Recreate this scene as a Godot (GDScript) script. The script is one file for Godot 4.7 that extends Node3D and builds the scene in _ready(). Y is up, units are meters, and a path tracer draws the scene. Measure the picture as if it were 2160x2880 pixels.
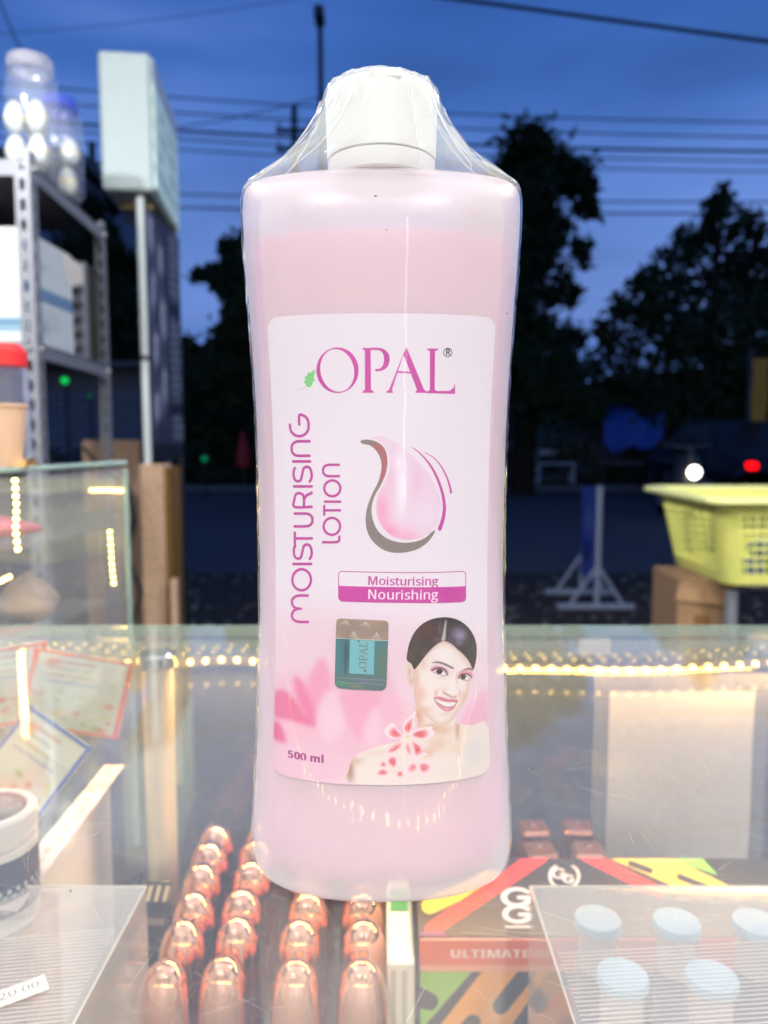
extends Node3D
# A pink lotion bottle on a glass shop counter at dusk, the street behind it.
# y = 0 is the top of the counter glass, the ground lies one metre below.

const GROUND := -1.0
const EYE := Vector3(0, 0.1286, 0)
const PITCH := 5.54
const FOCAL := 2163.0   # of the 2160 x 2880 photograph
const BOTTLE_Z := -0.225

var rng := RandomNumberGenerator.new()
var taken := {}
var M := {}
var fonts := {}


func _ready() -> void:
	rng.seed = 20240517
	set_camera()
	set_sky()
	make_materials()
	build_ground()
	build_shop_room()
	build_counter()
	build_far_street()
	build_trees()
	build_wires()
	build_rack()
	build_side_cabinet()
	build_signs()
	build_basket()
	build_counter_goods()
	build_bottle()


func set_camera() -> void:
	var lens := CameraAttributesPhysical.new()
	lens.frustum_focal_length = 12.0 / tan(atan(1440.0 / FOCAL))
	lens.frustum_focus_distance = 0.209
	lens.exposure_aperture = lens.frustum_focal_length / 2.1   # a pupil of 2.1 mm
	lens.frustum_near = 0.01
	lens.frustum_far = 400.0
	var cam := Camera3D.new()
	cam.name = "camera"
	add_child(cam)
	cam.attributes = lens
	cam.fov = rad_to_deg(2.0 * atan(1440.0 / FOCAL))
	cam.near = 0.01
	cam.far = 400.0
	cam.position = EYE
	cam.rotation_degrees = Vector3(-PITCH, 0, 0)
	cam.current = true


func set_sky() -> void:
	var w := 1024
	var h := 512
	var data := PackedFloat32Array()
	data.resize(w * h * 3)
	var fine := FastNoiseLite.new()
	fine.seed = 4
	fine.frequency = 1.0
	fine.fractal_octaves = 4
	# linear radiance of the dusk sky by height in degrees
	var stops := [[-90.0, Vector3(0.01, 0.014, 0.03)], [-2.0, Vector3(0.045, 0.11, 0.40)], [3.0, Vector3(0.055, 0.145, 0.48)], [9.0, Vector3(0.14, 0.25, 0.62)], [16.0, Vector3(0.105, 0.215, 0.58)], [22.0, Vector3(0.055, 0.150, 0.48)], [30.0, Vector3(0.030, 0.105, 0.395)], [50.0, Vector3(0.022, 0.08, 0.31)], [90.0, Vector3(0.018, 0.065, 0.26)]]
	for j in h:
		var up := (0.5 - (j + 0.5) / h) * 180.0
		var k := 0
		while k < stops.size() - 2 and up > stops[k + 1][0]:
			k += 1
		var a: Array = stops[k]
		var b: Array = stops[k + 1]
		var base: Vector3 = (a[1] as Vector3).lerp(b[1], clampf((up - a[0]) / (b[0] - a[0]), 0, 1))
		for i in w:
			var az := TAU * i / w
			var cu := cos(deg_to_rad(up))
			var p := Vector3(cos(az) * cu * 2.2, sin(deg_to_rad(up)) * 11.0, sin(az) * cu * 2.2)
			var s := fine.get_noise_3dv(p)
			var s2 := fine.get_noise_3dv(p * 0.35 + Vector3(9, 4, 1))
			var cloud := clampf(s * 0.9 + s2 * 0.9, -1, 1)
			var c := base * 1.08 * (1.0 + 0.34 * cloud)
			if cloud > 0.0:
				c = c.lerp(Vector3(0.17, 0.25, 0.52), 0.35 * cloud)
			var o := (j * w + i) * 3
			data[o] = c.x
			data[o + 1] = c.y
			data[o + 2] = c.z
	var im := Image.create_from_data(w, h, false, Image.FORMAT_RGBF, data.to_byte_array())
	var pano := PanoramaSkyMaterial.new()
	pano.panorama = ImageTexture.create_from_image(im)
	var sky := Sky.new()
	sky.sky_material = pano
	var env := Environment.new()
	env.background_mode = Environment.BG_SKY
	env.sky = sky
	env.tonemap_mode = Environment.TONE_MAPPER_LINEAR
	env.tonemap_exposure = 1.0
	env.sdfgi_enabled = true
	env.ssao_enabled = true
	env.ssil_enabled = true
	var we := WorldEnvironment.new()
	we.name = "world_environment"
	we.environment = env
	add_child(we)


# ---------------------------------------------------------------- helpers

func at(x: float, y: float, dist: float) -> Vector3:
	# the point seen at pixel (x, y) of the photograph, at the given distance in front of the camera
	var c := Vector3((x - 1080.0) / FOCAL, (1440.0 - y) / FOCAL, -1.0)
	c = Basis(Vector3.RIGHT, deg_to_rad(-PITCH)) * c
	return EYE + c * (dist / -c.z)


func at_height(x: float, y: float, level: float) -> Vector3:
	# the point seen at pixel (x, y) on the horizontal plane of that height
	var p := at(x, y, 1.0) - EYE
	return EYE + p * ((level - EYE.y) / p.y)


func numbered(called: String) -> String:
	var k: int = taken.get(called, -1) + 1
	taken[called] = k
	return called if k == 0 else "%s_%03d" % [called, k]


func tag(o: Node3D, label: String, category: String, group := "") -> Node3D:
	o.set_meta("label", label)
	o.set_meta("category", category)
	if group:
		o.set_meta("group", group)
	return o


func thing(called: String, label: String, category: String, where := Vector3.ZERO, turn := 0.0, group := "") -> Node3D:
	var o := Node3D.new()
	o.name = numbered(called)
	add_child(o)
	o.position = where
	o.rotation.y = turn
	return tag(o, label, category, group)


func copy_of(o: Node3D, where: Vector3, turn := 0.0, label := "") -> Node3D:
	var c: Node3D = o.duplicate()
	var base := String(o.name)
	c.name = numbered(base)
	add_child(c)
	c.position = where
	c.rotation.y = turn
	if label:
		c.set_meta("label", label)
	return c


func put(m: Mesh, called: String, material: Material, parent: Node = null, where := Vector3.ZERO) -> MeshInstance3D:
	var o := MeshInstance3D.new()
	o.mesh = m
	o.material_override = material
	if parent == null:
		o.name = numbered(called)
		add_child(o)
	else:
		o.name = called
		parent.add_child(o, true)
	o.position = where
	return o


func setting(m: Mesh, called: String, material: Material) -> MeshInstance3D:
	var o := put(m, called, material)
	o.set_meta("kind", "structure")
	return o


func lin(r: float, g: float, b: float, a := 1.0) -> Color:
	var c := Color(r, g, b).linear_to_srgb()
	c.a = a
	return c


func mat(c: Color, rough := 0.6, metal := 0.0) -> StandardMaterial3D:
	var m := StandardMaterial3D.new()
	m.albedo_color = c
	m.roughness = rough
	m.metallic = metal
	return m


func pane(alpha: float, c := Color(0.8, 0.85, 0.85), rough := 0.03) -> StandardMaterial3D:
	var m := mat(Color(c.r, c.g, c.b, alpha), rough)
	m.transparency = BaseMaterial3D.TRANSPARENCY_ALPHA
	return m


func milky(alpha: float, c: Color, rough := 0.35) -> StandardMaterial3D:
	var m := mat(Color(c.r, c.g, c.b, alpha), rough)
	m.transparency = BaseMaterial3D.TRANSPARENCY_ALPHA
	return m


func glow(c: Color, energy: float) -> StandardMaterial3D:
	var m := mat(c, 0.5)
	m.emission_enabled = true
	m.emission = c
	m.emission_energy_multiplier = energy
	return m


func noise_tex(seed_: int, freq: float, lo: Color, hi: Color, size := 512, octaves := 4) -> NoiseTexture2D:
	var n := FastNoiseLite.new()
	n.seed = seed_
	n.frequency = freq
	n.fractal_octaves = octaves
	var t := NoiseTexture2D.new()
	t.width = size
	t.height = size
	t.seamless = true
	t.noise = n
	var g := Gradient.new()
	g.set_color(0, lo)
	g.set_color(1, hi)
	t.color_ramp = g
	return t


func grained(lo: Color, hi: Color, scale_: float, rough: float, freq := 0.02, seed_ := 1, metal := 0.0) -> StandardMaterial3D:
	var m := mat(Color.WHITE, rough, metal)
	m.albedo_texture = noise_tex(seed_, freq, lo, hi)
	m.uv1_triplanar = true
	m.uv1_world_triplanar = true
	m.uv1_scale = Vector3.ONE * scale_
	return m


func printed(im: Image, rough := 0.4) -> StandardMaterial3D:
	var m := mat(Color.WHITE, rough)
	m.albedo_texture = ImageTexture.create_from_image(im)
	m.texture_repeat = false
	return m


func make_materials() -> void:
	M.steel = grained(Color(0.50, 0.51, 0.54), Color(0.62, 0.63, 0.66), 9.0, 0.42, 0.05, 3, 0.35)
	M.steel_dark = grained(Color(0.20, 0.20, 0.21), Color(0.32, 0.31, 0.31), 9.0, 0.6, 0.05, 4)
	M.chrome = mat(lin(0.75, 0.75, 0.76), 0.12, 1.0)
	M.aluminium = mat(lin(0.72, 0.66, 0.50), 0.42, 0.55)
	M.wall = grained(Color(0.86, 0.85, 0.82), Color(0.93, 0.92, 0.90), 1.2, 0.85, 0.02, 5)
	M.tan = grained(Color(0.72, 0.59, 0.48), Color(0.85, 0.71, 0.59), 3.0, 0.8, 0.03, 6)
	M.carton = grained(Color(0.56, 0.43, 0.31), Color(0.68, 0.54, 0.40), 4.0, 0.85, 0.03, 7)
	M.shaded_ochre = grained(Color(0.42, 0.29, 0.10), Color(0.58, 0.42, 0.18), 5.0, 0.8, 0.04, 8)  # shade of the timber post's receding side, put into the colour
	M.asphalt = grained(Color(0.20, 0.20, 0.21), Color(0.28, 0.28, 0.29), 1.5, 0.9, 0.08, 9)
	M.dirt = grained(Color(0.17, 0.155, 0.14), Color(0.34, 0.31, 0.29), 0.9, 0.95, 0.05, 10)
	M.concrete = grained(Color(0.36, 0.35, 0.34), Color(0.48, 0.47, 0.45), 0.7, 0.9, 0.03, 11)
	M.white_plastic = mat(Color(0.86, 0.87, 0.87), 0.45)
	M.white_paint = mat(Color(0.80, 0.81, 0.80), 0.5)
	M.black = mat(Color(0.07, 0.07, 0.08), 0.5)
	M.cable = mat(Color(0.06, 0.06, 0.065), 0.6)
	M.bark = grained(Color(0.16, 0.12, 0.09), Color(0.26, 0.21, 0.17), 2.0, 0.95, 0.04, 12)
	M.leaf = mat(lin(0.030, 0.045, 0.020), 0.6)
	M.leaf2 = mat(lin(0.045, 0.06, 0.028), 0.6)
	for k in [M.leaf, M.leaf2, M.dirt, M.bark]:
		k.metallic_specular = 0.15
		k.roughness = 0.9
	M.cream = mat(Color(0.86, 0.83, 0.76), 0.6)
	M.glass = pane(0.045)


# a mesh being put together; corners are given counter-clockwise as seen from outside
class MB:
	var v := PackedVector3Array()
	var n := PackedVector3Array()
	var uv := PackedVector2Array()
	var ix := PackedInt32Array()

	func quad(a: Vector3, b: Vector3, c: Vector3, d: Vector3, ua := Vector2(0, 1), ub := Vector2(1, 1), uc := Vector2(1, 0), ud := Vector2(0, 0)) -> void:
		var k := v.size()
		var nn := (b - a).cross(c - a)
		if nn.length_squared() < 1e-20:
			nn = (c - a).cross(d - a)
		nn = nn.normalized()
		v.append_array([a, b, c, d])
		n.append_array([nn, nn, nn, nn])
		uv.append_array([ua, ub, uc, ud])
		ix.append_array([k, k + 2, k + 1, k, k + 3, k + 2])

	func tri(a: Vector3, b: Vector3, c: Vector3) -> void:
		var k := v.size()
		var nn := (b - a).cross(c - a).normalized()
		v.append_array([a, b, c])
		n.append_array([nn, nn, nn])
		uv.append_array([Vector2.ZERO, Vector2.RIGHT, Vector2.ONE])
		ix.append_array([k, k + 2, k + 1])

	func box(c: Vector3, s: Vector3, b := Basis()) -> MB:
		return chamfer(c, s, 0.0, b)

	func span(lo: Vector3, hi: Vector3, bevel := 0.0) -> MB:
		return chamfer((lo + hi) / 2, hi - lo, bevel)

	func chamfer(c: Vector3, s: Vector3, e: float, b := Basis()) -> MB:
		var h := s / 2
		var axes := [Vector3(1, 0, 0), Vector3(0, 1, 0), Vector3(0, 0, 1)]
		for k in 3:
			for sg in [-1.0, 1.0]:
				var x: Vector3 = axes[(k + 1) % 3]
				var y: Vector3 = axes[(k + 2) % 3]
				var z: Vector3 = axes[k] * sg
				if sg < 0:
					var t := x
					x = y
					y = t
				# texture stands upright on side faces
				var hx := absf(h.dot(x)) - e
				var hy := absf(h.dot(y)) - e
				var o := z * absf(h.dot(z))
				var pts := [o - x * hx - y * hy, o + x * hx - y * hy, o + x * hx + y * hy, o - x * hx + y * hy]
				var uvs := []
				for p in pts:
					var q: Vector3 = p
					var u := Vector2.ZERO
					if k == 0:
						u = Vector2(0.5 - sg * q.z / maxf(s.z, 1e-9), 0.5 - q.y / maxf(s.y, 1e-9))
					elif k == 1:
						u = Vector2(0.5 + q.x / maxf(s.x, 1e-9), 0.5 + sg * q.z / maxf(s.z, 1e-9))
					else:
						u = Vector2(0.5 + sg * q.x / maxf(s.x, 1e-9), 0.5 - q.y / maxf(s.y, 1e-9))
					uvs.append(u)
				quad(c + b * pts[0], c + b * pts[1], c + b * pts[2], c + b * pts[3], uvs[0], uvs[1], uvs[2], uvs[3])
		if e > 0.0:
			for k in 3:
				var ax: Vector3 = axes[k]
				var u: Vector3 = axes[(k + 1) % 3]
				var w: Vector3 = axes[(k + 2) % 3]
				var la := absf(h.dot(ax)) - e
				var lu := absf(h.dot(u))
				var lw := absf(h.dot(w))
				for su in [-1.0, 1.0]:
					for sw in [-1.0, 1.0]:
						var p: Vector3 = u * su * lu + w * sw * (lw - e)
						var q: Vector3 = u * su * (lu - e) + w * sw * lw
						if su * sw < 0:
							quad(c + b * (q - ax * la), c + b * (p - ax * la), c + b * (p + ax * la), c + b * (q + ax * la))
						else:
							quad(c + b * (p - ax * la), c + b * (q - ax * la), c + b * (q + ax * la), c + b * (p + ax * la))
			for sx in [-1.0, 1.0]:
				for sy in [-1.0, 1.0]:
					for sz in [-1.0, 1.0]:
						var s3 := Vector3(sx, sy, sz)
						var px := s3 * Vector3(h.x, h.y - e, h.z - e)
						var py := s3 * Vector3(h.x - e, h.y, h.z - e)
						var pz := s3 * Vector3(h.x - e, h.y - e, h.z)
						if sx * sy * sz > 0:
							tri(c + b * px, c + b * py, c + b * pz)
						else:
							tri(c + b * px, c + b * pz, c + b * py)
		return self

	# rows of points; every row runs the same way, smooth normals
	func sheet(rows: Array, closed := false, flip := false) -> MB:
		var nr := rows.size()
		var nc: int = rows[0].size()
		var k := v.size()
		for j in nr:
			for i in nc:
				var r: PackedVector3Array = rows[j]
				var i0 := i - 1 if i > 0 else (nc - 2 if closed else 0)
				var i1 := i + 1 if i < nc - 1 else (1 if closed else nc - 1)
				var j0 := maxi(j - 1, 0)
				var j1 := mini(j + 1, nr - 1)
				var du: Vector3 = r[i1] - r[i0]
				var dv: Vector3 = rows[j1][i] - rows[j0][i]
				var nn := du.cross(dv)
				nn = nn.normalized() if nn.length_squared() > 1e-22 else Vector3.UP
				v.append(r[i])
				n.append(-nn if flip else nn)
				uv.append(Vector2(float(i) / (nc - 1), 1.0 - float(j) / (nr - 1)))
		for j in nr - 1:
			for i in nc - 1:
				var a := k + j * nc + i
				var b := a + 1
				var c := a + nc + 1
				var d := a + nc
				if flip:
					ix.append_array([a, b, c, a, c, d])
				else:
					ix.append_array([a, c, b, a, d, c])
		return self

	# profile of (radius, height) from bottom to top round the y axis; bends over 35 degrees stay sharp
	func lathe(profile: Array, seg := 24, c := Vector3.ZERO, sx := 1.0, sz := 1.0) -> MB:
		var m := profile.size()
		for j in m - 1:
			var p: Vector2 = profile[j]
			var q: Vector2 = profile[j + 1]
			var d := q - p
			if d.length() < 1e-9:
				continue
			var me := Vector2(d.y, -d.x).normalized()
			var na := me
			var nb := me
			if j > 0:
				var e: Vector2 = p - profile[j - 1]
				var o := Vector2(e.y, -e.x).normalized()
				if o.dot(me) > 0.8:
					na = (o + me).normalized()
			if j < m - 2:
				var e2: Vector2 = profile[j + 2] - q
				var o2 := Vector2(e2.y, -e2.x).normalized()
				if o2.dot(me) > 0.8:
					nb = (o2 + me).normalized()
			var k := v.size()
			for i in seg + 1:
				var t := TAU * i / seg
				var cs := Vector3(sin(t) * sx, 0, cos(t) * sz)
				var cn := Vector3(sin(t) / sx, 0, cos(t) / sz).normalized()
				v.append(c + cs * p.x + Vector3.UP * p.y)
				v.append(c + cs * q.x + Vector3.UP * q.y)
				n.append((cn * na.x + Vector3.UP * na.y).normalized())
				n.append((cn * nb.x + Vector3.UP * nb.y).normalized())
				uv.append(Vector2(float(i) / seg, 1.0 - float(j) / (m - 1)))
				uv.append(Vector2(float(i) / seg, 1.0 - float(j + 1) / (m - 1)))
			for i in seg:
				var a := k + i * 2
				ix.append_array([a, a + 3, a + 2, a, a + 1, a + 3])
		return self

	func tube(pts: Array, radii, seg := 8, caps := true) -> MB:
		var rows := []
		var last := pts.size() - 1
		var side := Vector3.ZERO
		for j in pts.size():
			var dir: Vector3 = (pts[mini(j + 1, last)] - pts[maxi(j - 1, 0)]).normalized()
			if side == Vector3.ZERO:
				side = dir.cross(Vector3.UP if absf(dir.y) < 0.9 else Vector3.RIGHT).normalized()
			side = (side - dir * side.dot(dir)).normalized()
			var up := side.cross(dir)
			var r: float = radii[j] if radii is Array else radii
			var row := PackedVector3Array()
			for i in seg + 1:
				var t := TAU * i / seg
				row.append(pts[j] + (side * cos(t) - up * sin(t)) * r)
			rows.append(row)
		sheet(rows, true, false)
		if caps:
			for e in [0, last]:
				var row: PackedVector3Array = rows[e]
				for i in seg:
					if e == 0:
						tri(pts[e], row[i + 1], row[i])
					else:
						tri(pts[e], row[i], row[i + 1])
		return self

	func done() -> ArrayMesh:
		var a := []
		a.resize(Mesh.ARRAY_MAX)
		a[Mesh.ARRAY_VERTEX] = v
		a[Mesh.ARRAY_NORMAL] = n
		a[Mesh.ARRAY_TEX_UV] = uv
		a[Mesh.ARRAY_INDEX] = ix
		var m := ArrayMesh.new()
		m.add_surface_from_arrays(Mesh.PRIMITIVE_TRIANGLES, a)
		return m


# a small painter for printed matter: labels, cards, cartons
class Paint:
	var w: int
	var h: int
	var px := PackedFloat32Array()

	func _init(w_: int, h_: int, c: Color) -> void:
		w = w_
		h = h_
		px.resize(w * h * 3)
		for i in w * h:
			px[i * 3] = c.r
			px[i * 3 + 1] = c.g
			px[i * 3 + 2] = c.b

	func lay(mask: PackedFloat32Array, x0: int, y0: int, bw: int, bh: int, c: Color, alpha: float) -> void:
		for j in bh:
			var y := y0 + j
			if y < 0 or y >= h:
				continue
			for i in bw:
				var x := x0 + i
				var m := mask[j * bw + i] * alpha
				if m <= 0.002 or x < 0 or x >= w:
					continue
				m = minf(m, 1.0)
				var o := (y * w + x) * 3
				px[o] += (c.r - px[o]) * m
				px[o + 1] += (c.g - px[o + 1]) * m
				px[o + 2] += (c.b - px[o + 2]) * m

	func scan(mask: PackedFloat32Array, pts: PackedVector2Array, x0: int, y0: int, bw: int, bh: int) -> PackedFloat32Array:
		var np := pts.size()
		for j in bh:
			for sub in 2:
				var y := y0 + j + 0.25 + 0.5 * sub
				var xs := PackedFloat32Array()
				for k in np:
					var p := pts[k]
					var q := pts[(k + 1) % np]
					if (p.y <= y) != (q.y <= y):
						xs.append(p.x + (y - p.y) / (q.y - p.y) * (q.x - p.x))
				xs.sort()
				for k in range(0, xs.size() - 1, 2):
					var a := xs[k] - x0
					var b := xs[k + 1] - x0
					for i in range(maxi(0, int(a)), mini(bw, int(b) + 1)):
						var cov := minf(i + 1, b) - maxf(i, a)
						if cov > 0:
							mask[j * bw + i] += cov * 0.5
		return mask

	func soften(mask: PackedFloat32Array, bw: int, bh: int, r: int) -> PackedFloat32Array:
		for pass_ in 2:
			var out := PackedFloat32Array()
			out.resize(mask.size())
			for j in bh:
				var sum := 0.0
				for i in range(-r, bw):
					if i + r < bw:
						sum += mask[j * bw + i + r]
					if i - r - 1 >= 0:
						sum -= mask[j * bw + i - r - 1]
					if i >= 0:
						out[j * bw + i] = sum / (2 * r + 1)
			for i in bw:
				var sum2 := 0.0
				for j in range(-r, bh):
					if j + r < bh:
						sum2 += out[(j + r) * bw + i]
					if j - r - 1 >= 0:
						sum2 -= out[(j - r - 1) * bw + i]
					if j >= 0:
						mask[j * bw + i] = sum2 / (2 * r + 1)
		return mask

	func poly(pts: PackedVector2Array, c: Color, alpha := 1.0, blur := 0) -> void:
		polys([pts], c, alpha, blur)

	func polys(list: Array, c: Color, alpha := 1.0, blur := 0) -> void:
		var lo := Vector2(1e9, 1e9)
		var hi := -lo
		for pts in list:
			for p in pts:
				lo = lo.min(p)
				hi = hi.max(p)
		var pad := 2 + blur * 2
		var x0 := maxi(int(lo.x) - pad, -pad)
		var y0 := maxi(int(lo.y) - pad, -pad)
		var bw := mini(int(hi.x) + pad, w + pad) - x0
		var bh := mini(int(hi.y) + pad, h + pad) - y0
		if bw <= 0 or bh <= 0:
			return
		var mask := PackedFloat32Array()
		mask.resize(bw * bh)
		for pts in list:
			mask = scan(mask, pts, x0, y0, bw, bh)
		if blur > 0:
			mask = soften(mask, bw, bh, blur)
		lay(mask, x0, y0, bw, bh, c, alpha)

	# a line with round ends; width may be one number or one for each point
	func stroke(pts: PackedVector2Array, width, c: Color, alpha := 1.0) -> void:
		var lo := Vector2(1e9, 1e9)
		var hi := -lo
		var most := 0.0
		for k in pts.size():
			lo = lo.min(pts[k])
			hi = hi.max(pts[k])
			most = maxf(most, width[k] if width is Array else width)
		var pad := int(most) + 2
		var x0 := int(lo.x) - pad
		var y0 := int(lo.y) - pad
		var bw := int(hi.x) + pad - x0
		var bh := int(hi.y) + pad - y0
		var mask := PackedFloat32Array()
		mask.resize(bw * bh)
		for k in pts.size() - 1:
			var p := pts[k]
			var q := pts[k + 1]
			var d := q - p
			var l2 := maxf(d.length_squared(), 1e-9)
			var wa: float = (width[k] if width is Array else width) / 2.0
			var wb: float = (width[k + 1] if width is Array else width) / 2.0
			for j in range(maxi(0, int(minf(p.y, q.y)) - pad - y0), mini(bh, int(maxf(p.y, q.y)) + pad - y0)):
				for i in range(maxi(0, int(minf(p.x, q.x)) - pad - x0), mini(bw, int(maxf(p.x, q.x)) + pad - x0)):
					var s := Vector2(x0 + i + 0.5, y0 + j + 0.5)
					var t := clampf((s - p).dot(d) / l2, 0, 1)
					var cov := clampf(lerpf(wa, wb, t) - s.distance_to(p + d * t) + 0.5, 0, 1)
					if cov > mask[j * bw + i]:
						mask[j * bw + i] = cov
		lay(mask, x0, y0, bw, bh, c, alpha)

	func blob(c0: Vector2, rx: float, ry: float, c: Color, alpha := 1.0, turn := 0.0) -> void:
		var r := maxf(rx, ry) * 1.6
		var ct := cos(turn)
		var st := sin(turn)
		for y in range(maxi(0, int(c0.y - r)), mini(h, int(c0.y + r) + 1)):
			for x in range(maxi(0, int(c0.x - r)), mini(w, int(c0.x + r) + 1)):
				var dx := x + 0.5 - c0.x
				var dy := y + 0.5 - c0.y
				var u := (dx * ct + dy * st) / rx
				var t := (dy * ct - dx * st) / ry
				var q := u * u + t * t
				if q > 2.5:
					continue
				var m := exp(-q * 1.6) * alpha
				var o := (y * w + x) * 3
				px[o] += (c.r - px[o]) * m
				px[o + 1] += (c.g - px[o + 1]) * m
				px[o + 2] += (c.b - px[o + 2]) * m

	func image() -> Image:
		var b := PackedByteArray()
		b.resize(w * h * 3)
		for i in w * h * 3:
			b[i] = int(clampf(px[i], 0, 1) * 255.0 + 0.5)
		return Image.create_from_data(w, h, false, Image.FORMAT_RGB8, b)


# the outlines of a line of type as triangles of 2D points, laid from (0, 0), height 1 = the size of a capital
func type_set(text: String, face := "Droid Sans", bold := false) -> Array:
	var key := face + ("b" if bold else "")
	if not fonts.has(key):
		var f := SystemFont.new()
		f.font_names = PackedStringArray([face])
		if bold:
			f.font_weight = 700
		fonts[key] = f
	var t := TextMesh.new()
	t.font = fonts[key]
	t.text = text
	t.font_size = 32
	t.pixel_size = 0.01
	t.depth = 0.0
	t.curve_step = 1.0
	t.horizontal_alignment = HORIZONTAL_ALIGNMENT_LEFT
	var arr := t.surface_get_arrays(0)
	var vs: PackedVector3Array = arr[Mesh.ARRAY_VERTEX]
	var ids = arr[Mesh.ARRAY_INDEX]
	var tris := []
	var lo := Vector2(1e9, 1e9)
	var hi := -lo
	for p in vs:
		lo = lo.min(Vector2(p.x, p.y))
		hi = hi.max(Vector2(p.x, p.y))
	var cnt: int = ids.size() if ids != null and ids.size() else vs.size()
	for k in range(0, cnt, 3):
		var tr := PackedVector2Array()
		for e in 3:
			var p: Vector3 = vs[ids[k + e]] if ids != null and ids.size() else vs[k + e]
			tr.append(Vector2(p.x - lo.x, p.y - lo.y))
		tris.append(tr)
	return [tris, hi - lo]


func smooth_line(pts: Array, closed := false, steps := 6) -> PackedVector2Array:
	# a Catmull-Rom curve through the points
	var out := PackedVector2Array()
	var np := pts.size()
	for k in (np if closed else np - 1):
		var a: Vector2 = pts[(k - 1 + np) % np] if closed or k > 0 else pts[0]
		var b: Vector2 = pts[k]
		var c: Vector2 = pts[(k + 1) % np]
		var d: Vector2 = pts[(k + 2) % np] if closed or k + 2 < np else pts[np - 1]
		for s in steps:
			out.append(b.cubic_interpolate(c, a, d, float(s) / steps))
	if not closed:
		out.append(pts[np - 1])
	return out


# ---------------------------------------------------------------- setting

func build_ground() -> void:
	var g := MB.new()
	var s := 150.0
	g.quad(Vector3(-s, GROUND, 12), Vector3(s, GROUND, 12), Vector3(s, GROUND, -2 * s), Vector3(-s, GROUND, -2 * s))
	setting(g.done(), "ground", M.dirt)
	var r := MB.new()
	r.quad(Vector3(-s, GROUND + 0.006, -6.3), Vector3(s, GROUND + 0.006, -6.3), Vector3(s, GROUND + 0.006, -16.0), Vector3(-s, GROUND + 0.006, -16.0))
	setting(r.done(), "road", M.asphalt)
	var k := MB.new()
	k.span(Vector3(-s, GROUND, -16.25), Vector3(s, GROUND + 0.12, -16.0), 0.02)
	setting(k.done(), "kerb", M.concrete)
	# loose stones on the yard in front of the shop
	var st := MB.new()
	for i in 900:
		var z := -lerpf(3.2, 6.2, rng.randf())
		var x := rng.randf_range(-1.0, 1.0) * -z * 0.62
		var q := rng.randf_range(0.008, 0.03)
		st.chamfer(Vector3(x, GROUND + q * 0.25, z), Vector3(q * rng.randf_range(0.8, 1.6), q * 0.7, q), q * 0.2, Basis(Vector3.UP, rng.randf() * TAU))
	var o := put(st.done(), "gravel", M.concrete)
	tag(o, "small grey stones strewn over the dark yard", "gravel")
	o.set_meta("kind", "stuff")


func build_shop_room() -> void:
	# the shop the photograph is taken from: its white walls and ceiling throw the lamp light back on the counter
	var f := MB.new()
	f.span(Vector3(-2.2, GROUND + 0.01, -0.3), Vector3(2.2, GROUND + 0.05, 2.5))
	setting(f.done(), "floor", M.concrete)
	var b := MB.new()
	b.span(Vector3(-2.2, GROUND + 0.05, 2.5), Vector3(2.2, 1.75, 2.62))
	setting(b.done(), "wall_back", M.wall)
	for s in [-1.0, 1.0]:
		var m := MB.new()
		m.span(Vector3(minf(s * 2.2, s * 2.32), GROUND + 0.05, -0.3), Vector3(maxf(s * 2.2, s * 2.32), 1.75, 2.62))
		setting(m.done(), "wall_left" if s < 0 else "wall_right", M.wall)
	var c := MB.new()
	c.span(Vector3(-2.32, 1.75, -1.9), Vector3(2.32, 1.83, 2.62))
	setting(c.done(), "ceiling", M.wall)
	var spots := [[Vector3(-0.62, 1.55, 0.75), 1.3, "bare round lamp on the shop ceiling beside the room's middle"], [Vector3(0.55, 1.55, 0.9), 1.3, "bare round lamp on the shop ceiling beside the back wall"], [Vector3(-0.95, 1.2, -0.9), 1.6, "bare round lamp under the shop's front eaves above the steel rack"], [Vector3(1.05, 1.2, -0.9), 1.75, "bare round lamp under the shop's front eaves above the yellow basket"]]
	for sp in spots:
		var t := thing("ceiling_bulb", sp[2], "lamp", sp[0], 0.0, "lamps on the shop ceiling")
		var so := MB.new()
		so.lathe([Vector2(0.0, 0.045), Vector2(0.018, 0.045), Vector2(0.022, 0.09), Vector2(0.05, 0.17), Vector2(0.05, 0.2), Vector2(0, 0.2)], 20)
		put(so.done(), "socket", M.white_plastic, t)
		if sp[0].y < 1.5:
			var cd := MB.new()
			cd.tube([Vector3(0, 0.2, 0), Vector3(0, 1.749 - sp[0].y, 0)], 0.004, 8)
			put(cd.done(), "cord", M.cable, t)
		var bu := MB.new()
		var prof := []
		for i in 13:
			var a := PI * i / 12.0
			prof.append(Vector2(0.036 * sin(a) + 0.0001, -0.036 * cos(a) + 0.012))
		bu.lathe(prof, 20)
		put(bu.done(), "light_bulb", glow(Color(0.96, 0.98, 1.0), 28.0), t)
		var l := OmniLight3D.new()
		l.name = "lamp_light"
		l.light_color = Color(0.985, 0.99, 1.0)
		l.light_energy = sp[1]
		l.light_size = 0.036
		l.omni_range = 12.0
		l.omni_attenuation = 2.0
		l.shadow_enabled = true
		t.add_child(l)
		l.position = Vector3(0, 0.012, 0)


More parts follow.
